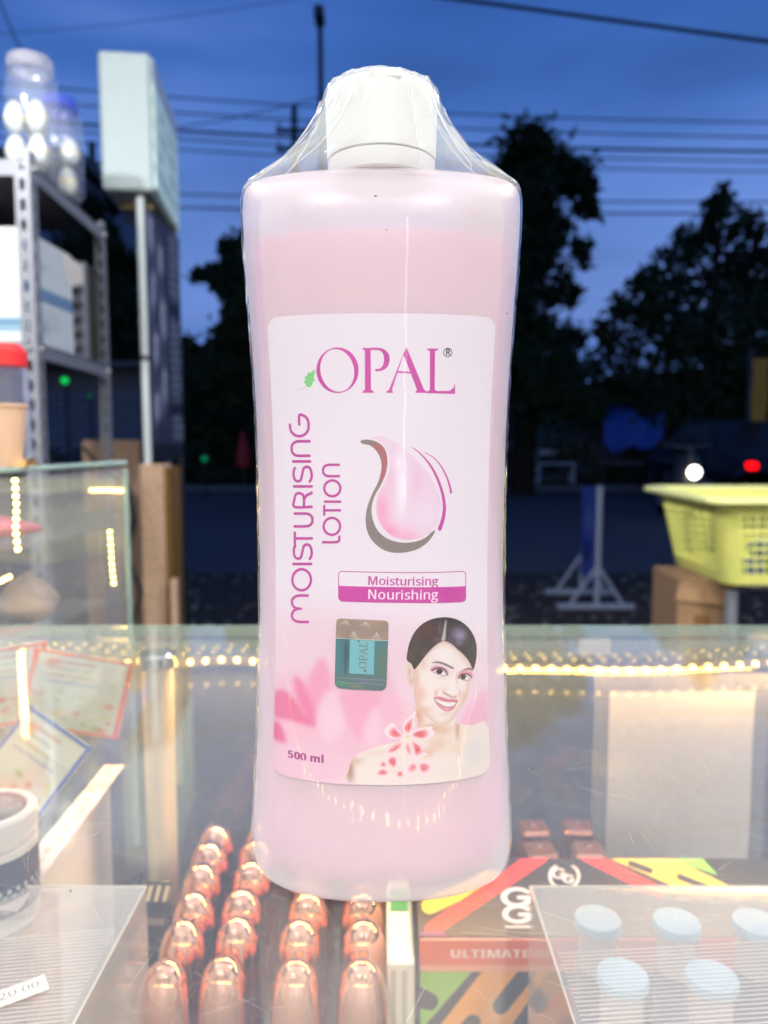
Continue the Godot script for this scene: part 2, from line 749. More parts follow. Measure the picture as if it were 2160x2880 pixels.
func wall_tube() -> void:
	var t := thing("tube_lamp", "upright white tube lamp on the shop's back wall", "lamp", Vector3(0.42, -0.1, 2.46))
	var bk := MB.new()
	bk.span(Vector3(-0.03, -0.05, 0.01), Vector3(0.03, 1.25, 0.039), 0.004)
	put(bk.done(), "housing", M.white_plastic, t)
	var tb := MB.new()
	tb.tube([Vector3(0, 0, -0.012), Vector3(0, 1.2, -0.012)], 0.014, 16)
	put(tb.done(), "light_tube", glow(Color(0.95, 0.97, 1.0), 2.2), t)
	var l := AreaLight3D.new()
	l.name = "tube_light"
	l.area_size = Vector2(0.028, 1.2)
	l.light_color = Color(0.95, 0.97, 1.0)
	l.light_energy = 0.03
	l.shadow_enabled = true
	t.add_child(l)
	l.position = Vector3(0, 0.6, -0.03)


func build_counter() -> void:
	wall_tube()
	var t := thing("glass_counter", "glass topped shop counter that the pink lotion bottle stands on", "counter")
	var dusty := pane(0.065, Color(0.86, 0.87, 0.85), 0.04)
	M.top_glass = dusty
	var top := MB.new()
	top.span(Vector3(-1.1, -0.008, -0.518), Vector3(1.1, 0.0, -0.03), 0.0012)
	put(top.done(), "top_pane", dusty, t)
	var edge := MB.new()
	# the green polished edges of the plate glass
	edge.span(Vector3(-1.1, -0.0078, -0.5205), Vector3(1.1, -0.0002, -0.5185))
	put(edge.done(), "polished_edge", milky(0.35, Color(0.62, 0.74, 0.68), 0.3), t)
	var front := MB.new()
	front.span(Vector3(-1.09, -0.42, -0.514), Vector3(1.09, -0.0085, -0.508))
	put(front.done(), "front_pane", pane(0.05, Color(0.78, 0.84, 0.84), 0.02), t)
	var fe := MB.new()
	fe.span(Vector3(-1.09, -0.0225, -0.5148), Vector3(1.09, -0.0095, -0.5142))
	put(fe.done(), "front_rail", milky(0.22, Color(0.66, 0.76, 0.74), 0.3), t)
	var shelf := MB.new()
	shelf.span(Vector3(-1.08, -0.232, -0.506), Vector3(1.08, -0.222, -0.06))
	put(shelf.done(), "inner_shelf", grained(Color(0.36, 0.36, 0.36), Color(0.5, 0.49, 0.47), 20.0, 0.5, 0.03, 31), t)
	var base := MB.new()
	base.span(Vector3(-1.1, GROUND, -0.505), Vector3(1.1, -0.43, -0.07), 0.004)
	put(base.done(), "base_cabinet", M.steel_dark, t)
	# round post with a chrome glass clamp on top
	var c := at(444, 1900, 0.487)
	var po := MB.new()
	po.lathe([Vector2(0, -0.2215), Vector2(0.0098, -0.2215), Vector2(0.0098, -0.019), Vector2(0, -0.019)], 28, Vector3(c.x, 0, c.z))
	put(po.done(), "corner_post", M.aluminium, t)
	var cl := MB.new()
	cl.lathe([Vector2(0, -0.0188), Vector2(0.0112, -0.0188), Vector2(0.0124, -0.0175), Vector2(0.0124, -0.011), Vector2(0.0112, -0.0095), Vector2(0.0, -0.0095)], 28, Vector3(c.x, 0, c.z))
	put(cl.done(), "post_clamp", M.chrome, t)
	# scratches and crumbs worn into the glass top
	var sc := MB.new()
	for i in 1000:
		var z := -lerpf(0.15, 0.5, pow(rng.randf(), 0.8))
		var x := rng.randf_range(-0.5, 0.5) * -z * 1.15
		var a := rng.randf() * TAU
		if rng.randf() < 0.6:
			a = rng.randfn(0.5 if x > 0 else -0.4, 0.35)
		var l := rng.randf_range(0.002, 0.014) * (0.4 + rng.randf() * (2.4 if rng.randf() < 0.08 else 1.0))
		var bend := rng.randfn(0.0, 0.25)
		var wd := rng.randf_range(0.00002, 0.00006)
		var p := Vector3(x, 0.00025, z)
		for k in 4:
			var d := Vector3(cos(a), 0, sin(a))
			var q := p + d * l / 4
			var e := Vector3(-d.z, 0, d.x) * wd
			sc.quad(p - e, q - e, q + e, p + e)
			p = q
			a += bend / 4
	var s := put(sc.done(), "scratch_marks", milky(0.42, Color(0.86, 0.85, 0.8), 0.5), t)
	s.set_meta("kind", "stuff")
	s.set_meta("label", "fine pale scratches in the counter glass")
	var cr := MB.new()
	for i in 26:
		var z := -rng.randf_range(0.16, 0.42)
		var x := rng.randf_range(-0.45, 0.45) * -z
		var q := rng.randf_range(0.00012, 0.00035)
		cr.chamfer(Vector3(x, q * 0.5, z), Vector3(q * rng.randf_range(1, 3), q, q), q * 0.2, Basis(Vector3.UP, rng.randf() * TAU))
	var cc := put(cr.done(), "dirt_specks", mat(Color(0.25, 0.2, 0.16), 0.9), t)
	cc.set_meta("kind", "stuff")
	led_strip(far_strip_path(), 0.0104, "warm led strip drooping inside the counter along its front pane", 0.15)
	var near := []
	for i in 41:
		var u := i / 40.0
		near.append(Vector3(lerpf(-0.42, 0.42, u), -0.022 + 0.004 * sin(u * 19.0), -0.085))
	led_strip(near, 0.0125, "warm led strip inside the counter along the seller's edge", 0.12, true)


func far_strip_path() -> Array:
	var px := [[-260, 1866], [-120, 1858], [0, 1853], [140, 1849], [230, 1853], [330, 1863], [420, 1868], [490, 1866], [560, 1860], [640, 1854], [740, 1862], [900, 1878], [1100, 1884], [1300, 1880], [1500, 1879], [1600, 1882], [1770, 1886], [1860, 1883], [1950, 1877], [2050, 1871], [2200, 1862], [2400, 1858]]
	var out := []
	for p in px:
		out.append(at(p[0], p[1], 0.4965))
	return out


func led_strip(path: Array, step: float, label: String, power: float, inward := false) -> void:
	var t := thing("led_strip", label, "led strip")
	# even points along the path
	var pts := []
	var total := 0.0
	for k in path.size() - 1:
		total += path[k].distance_to(path[k + 1])
	var n := int(total / step)
	var k := 0
	var run := 0.0
	for i in n + 1:
		var want := i * step
		while k < path.size() - 2 and run + path[k].distance_to(path[k + 1]) < want:
			run += path[k].distance_to(path[k + 1])
			k += 1
		var l: float = path[k].distance_to(path[k + 1])
		pts.append(path[k].lerp(path[k + 1], clampf((want - run) / l, 0, 1)))
	var rows := [PackedVector3Array(), PackedVector3Array(), PackedVector3Array(), PackedVector3Array(), PackedVector3Array()]
	for p in pts:
		rows[0].append(p + Vector3(0, -0.0031, 0.0006))
		rows[1].append(p + Vector3(0, 0.0031, 0.0006))
		rows[2].append(p + Vector3(0, 0.0031, -0.0006))
		rows[3].append(p + Vector3(0, -0.0031, -0.0006))
		rows[4].append(p + Vector3(0, -0.0031, 0.0006))
	var rb := MB.new()
	rb.sheet(rows)
	var rm := milky(0.28, Color(0.93, 0.84, 0.56), 0.45)
	put(rb.done(), "tape", rm, t)
	var chip := MB.new()
	chip.chamfer(Vector3.ZERO, Vector3(0.0026, 0.0026, 0.0030), 0.0005)
	var cm := chip.done()
	var gm := glow(Color(1.0, 0.83, 0.44), 22.0)
	for p in pts:
		put(cm, "led_light", gm, t, p)
	# one light as long as the strip, just in front of its glowing face
	var first: Vector3 = pts[0]
	var last: Vector3 = pts[-1]
	var l := AreaLight3D.new()
	l.name = "strip_light"
	l.light_color = Color(1.0, 0.80, 0.46)
	l.light_energy = power
	l.area_size = Vector2(first.distance_to(last), 0.004)
	l.shadow_enabled = true
	t.add_child(l)
	var along := (last - first).normalized()
	var face := (Vector3(0, -1.0, 0.3) - along * along.dot(Vector3(0, -1.0, 0.3))).normalized()
	if inward:
		face = (Vector3(0, -1.0, 0.05) - along * along.dot(Vector3(0, -1.0, 0.05))).normalized()
	l.basis = Basis(along, (-face).cross(along), -face)   # a light shines along its own -z
	var mid := Vector3.ZERO
	for p in pts:
		mid += p / pts.size()
	l.position = mid + face * 0.0032


# ---------------------------------------------------------------- far things

func build_far_street() -> void:
	# block of shops behind the signs, dark against the sky
	var hb := thing("dark_building", "dark blue grey building with shuttered upper windows behind the signs", "building", Vector3(-9.2, GROUND, -21.0))
	var w := MB.new()
	w.span(Vector3(-5.0, 0, -6), Vector3(1.0, 8.3, 0), 0.03)
	put(w.done(), "wall", mat(lin(0.22, 0.24, 0.27), 0.9), hb)
	var rf := MB.new()
	rf.span(Vector3(-5.3, 8.3, -6.3), Vector3(1.3, 8.6, 0.35), 0.03)
	put(rf.done(), "roof", mat(lin(0.14, 0.13, 0.13), 0.9), hb)
	var wm := MB.new()
	wm.span(Vector3(-0.5, 0, -0.05), Vector3(0.5, 1.3, 0.04), 0.01)
	var wmesh := wm.done()
	var glassm := mat(lin(0.02, 0.03, 0.07), 0.15)
	for j in 3:
		for i in 3:
			put(wmesh, "window", glassm, hb, Vector3(-4.2 + i * 1.8, 1.2 + j * 2.4, 0))
	# low dark shop row across the road
	var row := [[-6.6, -17.0, 3.9, 2.6, "low dark shop with closed shutter left of the red stall"], [-2.6, -19.0, 4.6, 2.9, "low dark shop with closed shutter behind the bottle"], [3.2, -19.0, 5.6, 2.3, "low dark shop with closed shutter under the tall tree"], [9.6, -19.5, 6.0, 2.6, "low dark shop with closed shutter behind the yellow basket"]]
	for r in row:
		var s := thing("closed_shop", r[4], "building", Vector3(r[0], GROUND, r[1]))
		var b := MB.new()
		b.span(Vector3(-r[2] / 2, 0, -3), Vector3(r[2] / 2, r[3], 0), 0.02)
		put(b.done(), "wall", mat(lin(0.20, 0.18, 0.16), 0.9), s)
		var o := MB.new()
		o.span(Vector3(-r[2] / 2 - 0.2, r[3], -3.2), Vector3(r[2] / 2 + 0.2, r[3] + 0.12, 0.7), 0.01)
		put(o.done(), "roof", mat(lin(0.16, 0.12, 0.10), 0.8), s)
		var slat := MB.new()
		slat.span(Vector3(-r[2] * 0.32, 0, 0.0), Vector3(r[2] * 0.32, 0.16, 0.05), 0.02)
		var sm := slat.done()
		var smat := mat(lin(0.18, 0.19, 0.20), 0.6, 0.3)
		for i in 12:
			put(sm, "shutter_slat", smat, s, Vector3(0, 0.05 + i * 0.17, 0))
	# blue awning and pale counter of a stall
	var st := thing("blue_stall", "market stall with blue tarpaulin awning across the road", "stall", at(1780, 1235, 16.4) * Vector3(1, 0, 1) + Vector3(0, GROUND, 0))
	var aw := MB.new()
	for i in 6:
		var x0 := -0.62 + i * 0.21
		var y0 := 1.55 - 0.12 * sin(i * 1.7)
		var y1 := 1.55 - 0.12 * sin((i + 1) * 1.7)
		var z0 := 0.05 * sin(i * 2.1)
		var z1 := 0.05 * sin((i + 1) * 2.1)
		aw.quad(Vector3(x0, y0 - 0.75 + 0.2 * absf(i - 2.5) / 2.5, z0), Vector3(x0 + 0.21, y1 - 0.75 + 0.2 * absf(i - 1.5) / 2.5, z1), Vector3(x0 + 0.21, y1, z1), Vector3(x0, y0, z0))
		aw.quad(Vector3(x0, y0, z0), Vector3(x0 + 0.21, y1, z1), Vector3(x0 + 0.21, y1 + 0.25, -1.2), Vector3(x0, y0 + 0.25, -1.2))
	put(aw.done(), "awning", mat(lin(0.03, 0.10, 0.42), 0.7), st)
	for s in [-0.6, 0.62]:
		var p := MB.new()
		p.tube([Vector3(s, 0, -0.05), Vector3(s, 1.6, -0.05)], 0.025, 8)
		put(p.done(), "post", M.steel_dark, st)
	var ta := MB.new()
	ta.span(Vector3(-0.6, 0.55, -0.9), Vector3(0.6, 0.6, -0.1), 0.005)
	put(ta.done(), "table_top", M.concrete, st)
	# parked vehicles; only lamps and a little of the bodies show above the basket
	scooter(Vector3(4.12, GROUND + 0.006, -10.6))
	car(Vector3(6.10, GROUND, -13.6), PI / 2, false, "dark car facing away with a lit red tail lamp", Color(0.06, 0.045, 0.05))
	# pale bench under the tall tree
	var be := thing("white_bench", "pale plastic bench under the tall tree across the road", "bench", Vector3(at(1560, 1300, 16.8).x, GROUND + 0.12, -16.8))
	for q in [["seat", Vector3(-0.42, 0.42, -0.2), Vector3(0.42, 0.46, 0.2)], ["backrest", Vector3(-0.42, 0.62, -0.22), Vector3(0.42, 0.74, -0.18)], ["leg", Vector3(-0.4, 0, -0.2), Vector3(-0.35, 0.62, -0.15)], ["leg", Vector3(0.35, 0, -0.2), Vector3(0.4, 0.62, -0.15)], ["leg", Vector3(-0.4, 0, 0.14), Vector3(-0.35, 0.42, 0.19)], ["leg", Vector3(0.35, 0, 0.14), Vector3(0.4, 0.42, 0.19)]]:
		var bx := MB.new()
		bx.span(q[1], q[2], 0.008)
		put(bx.done(), q[0], M.white_paint, be)
	# hanging roadside banner, orange
	var ob := thing("street_banner", "narrow orange yellow banner on a post beside the road", "banner", at(2140, 1200, 13.0) * Vector3(1, 0, 1) + Vector3(0, GROUND, 0))
	var pm := MB.new()
	pm.tube([Vector3(-0.22, 0, 0), Vector3(-0.22, 2.6, 0)], 0.03, 10)
	put(pm.done(), "post", M.steel_dark, ob)
	var bm := MB.new()
	var rows := []
	for j in 9:
		var r := PackedVector3Array()
		for i in 4:
			r.append(Vector3(-0.18 + i * 0.09, 1.32 + j * 0.14, 0.02 * sin(j * 1.3 + i)))
		rows.append(r)
	bm.sheet(rows)
	put(bm.done(), "cloth", mat(lin(0.55, 0.26, 0.02), 0.7), ob)
	# small coloured signal lamps far off
	var lamps := [[182, 1070, 9.0, Color(0.05, 0.9, 0.35), "small green lamp glowing behind the steel rack's upper bay", 0.04, 0.8], [252, 1114, 12.0, Color(0.05, 0.55, 0.22), "faint green lamp glowing behind the steel rack's rear post", 0.03, 0.25], [575, 1290, 14.0, Color(0.05, 0.65, 0.42), "small green lamp glowing beside the narrow pictorial sign", 0.05, 0.45]]
	for a in lamps:
		var t := thing("signal_lamp", a[4], "lamp", at(a[0], a[1], a[2]), 0.0, "small green lamps")
		var l := MB.new()
		var prof := []
		for i in 9:
			var q := PI * i / 8.0
			prof.append(Vector2(a[5] * sin(q) + 0.0001, -a[5] * cos(q)))
		l.lathe(prof, 14)
		put(l.done(), "light_bulb", glow(a[3], a[6]), t)
		var ps := MB.new()
		ps.tube([Vector3(0, GROUND - t.position.y, -a[5]), Vector3(0, -a[5], -a[5])], 0.02, 8)
		put(ps.done(), "post", M.cable, t)
	# red stall parasol folded
	var rp := thing("folded_parasol", "folded red parasol standing at the kerb behind the bottle", "parasol", at(685, 1300, 16.6) * Vector3(1, 0, 1) + Vector3(0, GROUND, 0))
	var fp := MB.new()
	fp.lathe([Vector2(0.02, 0.45), Vector2(0.15, 0.5), Vector2(0.16, 0.75), Vector2(0.1, 1.0), Vector2(0.05, 1.2), Vector2(0.0, 1.3)], 10)
	put(fp.done(), "canopy", mat(lin(0.42, 0.015, 0.012), 0.6), rp)
	var pl := MB.new()
	pl.tube([Vector3.ZERO, Vector3(0, 0.5, 0)], 0.02, 8)
	put(pl.done(), "pole", M.steel_dark, rp)
	# poles
	pole_with_lamp()
	var ps2 := [[827, 300, 24.0, "slender utility pole with short cross arm behind the shrink wrapped cap", 0.12], [258, 400, 26.0, "utility pole with double cross arms behind the steel rack", 0.14]]
	for q in ps2:
		var top := at(q[0], q[1], q[2])
		var t := thing("utility_pole", q[3], "pole", Vector3(top.x, GROUND, top.z))
		var h := top.y - GROUND
		var b := MB.new()
		b.tube([Vector3.ZERO, Vector3(0, h, 0)], [q[4] * 1.2, q[4] * 0.8], 10)
		put(b.done(), "shaft", M.steel_dark, t)
		for j in 2:
			var arm := MB.new()
			arm.span(Vector3(-0.55, h - 0.75 - j * 0.55, -0.06), Vector3(0.55, h - 0.63 - j * 0.55, 0.06), 0.01)
			put(arm.done(), "cross_arm", M.steel_dark, t)
			for s in [-0.45, 0.0, 0.45]:
				var ins := MB.new()
				ins.lathe([Vector2(0, 0), Vector2(0.04, 0.0), Vector2(0.05, 0.05), Vector2(0.03, 0.09), Vector2(0.045, 0.13), Vector2(0.0, 0.18)], 8)
				put(ins.done(), "insulator", M.steel, t, Vector3(s, h - 0.63 - j * 0.55, 0.09))


func pole_with_lamp() -> void:
	var top := at(900, 70, 13.0)
	var t := thing("street_lamp", "thin street lamp post with small box head rising behind the cap", "street lamp", Vector3(top.x, GROUND, top.z))
	var h := top.y - GROUND
	var b := MB.new()
	b.tube([Vector3(0.05, 0, 0), Vector3(0.0, h, 0)], [0.06, 0.045], 10)
	put(b.done(), "shaft", M.steel_dark, t)
	var hd := MB.new()
	hd.chamfer(Vector3(0, h + 0.08, 0.1), Vector3(0.16, 0.18, 0.4), 0.03)
	put(hd.done(), "lamp_head", M.steel_dark, t)


func car(where: Vector3, turn: float, nose: bool, label: String, c: Color, lit := true) -> void:
	var t := thing("parked_car", label, "car", where, turn)
	var sec := [[-2.1, 0.45, 0.62, 0.78], [-1.95, 0.3, 0.86, 0.84], [-1.2, 0.25, 0.95, 0.88], [-0.7, 0.25, 1.4, 0.76], [0.5, 0.25, 1.44, 0.76], [1.1, 0.25, 0.98, 0.88], [1.9, 0.3, 0.86, 0.84], [2.1, 0.45, 0.66, 0.76]]
	var rows := []
	for s in sec:
		var r := PackedVector3Array()
		var y0: float = s[1]
		var y1: float = s[2]
		var hw: float = s[3]
		for p in [[-1.0, 0.0], [-1.04, 0.3], [-1.04, 0.55], [-0.86, 0.92], [-0.7, 1.0], [0.7, 1.0], [0.86, 0.92], [1.04, 0.55], [1.04, 0.3], [1.0, 0.0], [-1.0, 0.0]]:
			r.append(Vector3(s[0], y0 + (y1 - y0) * p[1], hw * p[0]))
		rows.append(r)
	var b := MB.new()
	b.sheet(rows, true, false)
	var pm := mat(c, 0.5)
	put(b.done(), "body", pm, t)
	var w := MB.new()
	w.tube([Vector3(0, 0, -0.1), Vector3(0, 0, 0.1)], 0.31, 20)
	var wm := w.done()
	var hub := MB.new()
	hub.tube([Vector3(0, 0, -0.105), Vector3(0, 0, 0.105)], 0.18, 16)
	var hm := hub.done()
	for x in [-1.3, 1.3]:
		for z in [-0.8, 0.8]:
			var wh := put(wm, "wheel", M.cable, t, Vector3(x, 0.31, z))
			put(hm, "rim", M.steel, wh)
	var gl := MB.new()
	gl.span(Vector3(-0.62, 1.02, 0.775), Vector3(0.5, 1.34, 0.79), 0.004)
	put(gl.done(), "side_window", mat(lin(0.01, 0.012, 0.02), 0.1), t)
	for z in [-0.58, 0.58]:
		for e in [-1.0, 1.0]:
			var lamp := MB.new()
			lamp.chamfer(Vector3(e * 2.04, 0.70, z), Vector3(0.12, 0.12, 0.17), 0.03)
			var front: bool = e > 0
			var m: Material = M.steel
			if lit and front and nose:
				m = glow(Color(1.0, 0.97, 0.90), 6.0)
			elif lit and not front and not nose:
				m = glow(Color(1.0, 0.02, 0.01), 2.5)
			elif not front:
				m = mat(Color(0.3, 0.02, 0.02), 0.3)
			put(lamp.done(), "headlight" if front else "tail_light", m, t)


func scooter(where: Vector3) -> void:
	var t := thing("motor_scooter", "dark motor scooter facing the shop with a lit white headlamp", "scooter", where)
	var dark := mat(Color(0.06, 0.06, 0.07), 0.45)
	for z in [0.45, -0.75]:
		var w := MB.new()
		w.tube([Vector3(-0.05, 0.24, z), Vector3(0.05, 0.24, z)], 0.24, 20)
		var wo := put(w.done(), "wheel", M.cable, t)
		var hb := MB.new()
		hb.tube([Vector3(-0.055, 0.24, z), Vector3(0.055, 0.24, z)], 0.12, 14)
		put(hb.done(), "rim", M.steel, wo)
	var sh := MB.new()
	var rows := []
	for j in 6:
		var r := PackedVector3Array()
		for i in 7:
			var u := i / 6.0 * 2.0 - 1.0
			r.append(Vector3(u * lerpf(0.22, 0.15, absf(j - 2) / 3.0), 0.34 + j * 0.11, 0.38 - j * 0.035 - 0.1 * u * u))
		rows.append(r)
	sh.sheet(rows)
	put(sh.done(), "leg_shield", dark, t)
	var bd := MB.new()
	bd.chamfer(Vector3(0, 0.30, -0.05), Vector3(0.26, 0.08, 0.6), 0.02)
	bd.chamfer(Vector3(0, 0.52, -0.6), Vector3(0.3, 0.36, 0.7), 0.08)
	put(bd.done(), "body", dark, t)
	var se := MB.new()
	se.chamfer(Vector3(0, 0.76, -0.55), Vector3(0.28, 0.11, 0.68), 0.04)
	put(se.done(), "seat", M.cable, t)
	var st := MB.new()
	st.tube([Vector3(0, 0.24, 0.45), Vector3(0, 0.6, 0.32), Vector3(0, 1.0, 0.2)], 0.03, 10)
	put(st.done(), "fork", M.steel_dark, t)
	var hb2 := MB.new()
	hb2.tube([Vector3(-0.33, 1.03, 0.1), Vector3(-0.1, 1.0, 0.2), Vector3(0.1, 1.0, 0.2), Vector3(0.33, 1.03, 0.1)], 0.016, 8)
	put(hb2.done(), "handlebar", M.steel_dark, t)
	var hl := MB.new()
	hl.lathe([Vector2(0.065, 0.0), Vector2(0.085, 0.025), Vector2(0.078, 0.05), Vector2(0.04, 0.068), Vector2(0.0, 0.072)], 20)
	var ho := put(hl.done(), "headlight", glow(Color(1.0, 0.97, 0.90), 8.0), t, Vector3(0, 0.66, 0.36))
	ho.rotation_degrees = Vector3(90, 0, 0)


func build_wires() -> void:
	var lines := [[[1290, -2], [2170, 118], 7.5, 0.017, "thick black cable crossing the sky above the bottle", 0.0], [[-10, 90], [720, 8], 16.0, 0.006, "thin overhead wire climbing above the white light box", 0.1], [[-10, 218], [2170, 330], 20.0, 0.018, "overhead power line passing behind the shrink wrapped cap", 0.3], [[-10, 262], [2170, 372], 21.0, 0.02, "overhead power line just under the topmost line behind the cap", 0.3], [[-10, 318], [2170, 412], 21.5, 0.036, "thick overhead power bundle passing above the tall tree", 0.3], [[-10, 340], [2170, 440], 22.0, 0.02, "overhead power line touching the top of the tall tree", 0.3], [[-10, 372], [2170, 470], 23.0, 0.02, "overhead power line between the tall tree's top clumps", 0.3], [[-10, 520], [2170, 560], 24.0, 0.024, "overhead telephone line level with the bottle's shoulder", 0.2], [[-10, 560], [2170, 592], 24.5, 0.03, "overhead telephone bundle passing just below the shoulder level line", 0.2], [[400, 372], [980, 250], 18.0, 0.012, "thin service wire slanting from the light box to the street lamp", 0.1], [[-5, -5], [95, 230], 6.0, 0.006, "thin wire running down from the sky to the sweet jar", 0.0]]
	for l in lines:
		var a := at(l[0][0], l[0][1], l[2])
		var b := at(l[1][0], l[1][1], l[2] * 0.97)
		var d := b - a
		if l[4].begins_with("thin wire"):
			pass
		elif not l[4].begins_with("thin service"):
			a -= d * 0.15
			b += d * 0.15
		var pts := []
		for i in 17:
			var u := i / 16.0
			pts.append(a.lerp(b, u) - Vector3(0, l[5] * 4.0 * u * (1.0 - u), 0))
		var m := MB.new()
		m.tube(pts, l[3], 6)
		var o := put(m.done(), "overhead_wire", M.cable)
		tag(o, l[4], "wire", "overhead wires")


func build_trees() -> void:
	# clumps are given by pixel and radius in pixels at the tree's distance
	tree("broadleaf_tree", "tall dark tree with ragged crown behind the bottle's shoulder", 15.0, [[1500, 450, 97], [1590, 470, 78], [1420, 490, 64], [1530, 400, 55], [1655, 530, 51], [1450, 610, 110], [1560, 610, 74], [1500, 720, 101], [1440, 840, 101], [1640, 590, 41], [1560, 820, 64], [1460, 980, 110], [1580, 970, 74], [1480, 1120, 120], [1640, 720, 35], [1360, 720, 74], [1380, 970, 83], [1600, 1100, 83], [1620, 690, 28]], 1470, M.leaf)
	tree("broadleaf_tree", "broad dark tree filling the sky above the yellow basket", 17.0, [[2010, 600, 60], [1950, 650, 70], [2080, 680, 80], [2040, 560, 35], [1880, 760, 80], [1980, 790, 120], [2110, 800, 120], [1820, 830, 60], [1760, 860, 45], [1840, 950, 130], [2000, 980, 150], [2140, 960, 130], [1740, 1020, 90], [1880, 1100, 150], [2060, 1130, 150], [2200, 700, 80], [2230, 900, 130], [1700, 940, 40], [1720, 1140, 100], [2200, 1120, 120]], 1990, M.leaf2)
	tree("broadleaf_tree", "dark leafy tree reaching out from behind the bottle's flank", 13.0, [[632, 690, 32], [670, 740, 50], [590, 790, 40], [640, 800, 45], [700, 800, 60], [660, 920, 50], [620, 930, 28], [720, 700, 60], [760, 850, 90], [700, 1000, 90], [760, 1050, 120], [640, 1060, 70]], 760, M.leaf)
	tree("broadleaf_tree", "low dark bushy tree beyond the narrow pictorial sign", 18.0, [[560, 1010, 60], [500, 1000, 50], [620, 1000, 60], [540, 1110, 90], [640, 1120, 100], [460, 1090, 70], [510, 960, 25], [600, 1200, 100], [480, 1200, 80], [700, 1180, 90]], 560, M.leaf2)
	tree("broadleaf_tree", "low dark round tree behind the steel rack's rear post", 22.0, [[330, 560, 45], [250, 600, 55], [220, 560, 35], [300, 660, 60], [230, 720, 70], [330, 760, 60], [260, 820, 80], [330, 900, 70], [240, 940, 70], [300, 1050, 90], [200, 1060, 90]], 280, M.leaf)
	# clipped dark hedge along the far kerb
	var hd := thing("hedge", "low dark hedge along the far side of the road", "hedge", Vector3(0, GROUND, -17.0))
	leaves(hd, "foliage", M.leaf2, range(44).map(func(i): return [Vector3(-10.0 + i * 0.48, 0.45, rng.randf_range(-0.15, 0.15)), 0.48]), 9000, 0.09)
	var stem := MB.new()
	for i in 20:
		stem.tube([Vector3(-10 + i, 0, 0), Vector3(-10 + i + 0.1, 0.5, 0)], 0.02, 5)
	put(stem.done(), "stem", M.bark, hd)


func leaves(parent: Node3D, called: String, m: Material, clumps: Array, count: int, size: float) -> void:
	var b := MB.new()
	var total := 0.0
	for c in clumps:
		total += c[1] * c[1]
	for c in clumps:
		var r: float = c[1]
		var here := int(count * r * r / total)
		# lumpy: sub-clumps inside each clump, gaps between them
		var subs := []
		for i in maxi(4, here / 75):
			var d := Vector3(rng.randfn(), rng.randfn(), rng.randfn()).normalized() * pow(rng.randf(), 0.4) * r * 0.92
			subs.append(d)
		for i in here:
			var s: Vector3 = subs[rng.randi() % subs.size()]
			var p: Vector3 = c[0] + s + Vector3(rng.randfn(), rng.randfn(), rng.randfn()) * r * 0.25
			var x := Vector3(rng.randfn(), rng.randfn(), rng.randfn()).normalized()
			var y := x.cross(Vector3(rng.randfn(), rng.randfn(), rng.randfn())).normalized()
			var l := size * rng.randf_range(0.6, 1.3)
			b.quad(p - x * l, p - y * l * 0.42, p + x * l, p + y * l * 0.42)
	put(b.done(), called, m, parent)


func tree(called: String, label: String, dist: float, clumps: Array, root_x: float, m: Material) -> void:
	var foot := at(root_x, 1230, dist)
	var t := thing(called, label, "tree", Vector3(foot.x, GROUND, foot.z), 0.0, "dark trees across the road")
	var list := []
	var hi := 0.0
	for c in clumps:
		var p := at(c[0], c[1], dist + rng.randf_range(-0.8, 0.8)) - t.position
		list.append([p, c[2] / FOCAL * dist])
		hi = maxf(hi, p.y)
	var tr := MB.new()
	tr.tube([Vector3.ZERO, Vector3(0.08, hi * 0.3, 0), Vector3(0.0, hi * 0.62, 0.05), Vector3(0.05, hi * 0.9, 0)], [0.26, 0.2, 0.12, 0.04], 9)
	put(tr.done(), "trunk", M.bark, t)
	for c in list:
		var p: Vector3 = c[0]
		var l := MB.new()
		var from := Vector3(0.03, clampf(p.y * 0.72, hi * 0.12, hi * 0.8), 0)
		l.tube([from, from.lerp(p, 0.5) - Vector3(0, 0.1, 0), p], [0.05, 0.03, 0.012], 6)
		put(l.done(), "limb", M.bark, t)
	leaves(t, "crown", m, list, 14000, 0.10 * dist / 14.0)


# ---------------------------------------------------------------- rack and what stands on it

# steel angle with real slots: two flanges, each made of two edge strips and the bridges between the slots
func slotted_angle(h: float, sx: float, sz: float, y0 := 0.0) -> ArrayMesh:
	var b := MB.new()
	var w := 0.034
	var th := 0.0022
	var pitch := 0.045
	for fl in 2:
		for strip in [[0.0, 0.011], [0.023, w]]:
			if fl == 0:
				b.span(Vector3(minf(sx * strip[0], sx * strip[1]), y0, -th / 2), Vector3(maxf(sx * strip[0], sx * strip[1]), y0 + h, th / 2))
			else:
				b.span(Vector3(-th / 2, y0, minf(sz * strip[0], sz * strip[1])), Vector3(th / 2, y0 + h, maxf(sz * strip[0], sz * strip[1])))
		var y := y0
		while y < y0 + h - 0.01:
			if fl == 0:
				b.span(Vector3(minf(sx * 0.011, sx * 0.023), y, -th / 2), Vector3(maxf(sx * 0.011, sx * 0.023), y + 0.02, th / 2))
			else:
				b.span(Vector3(-th / 2, y, minf(sz * 0.011, sz * 0.023)), Vector3(th / 2, y + 0.02, maxf(sz * 0.011, sz * 0.023)))
			y += pitch
	return b.done()


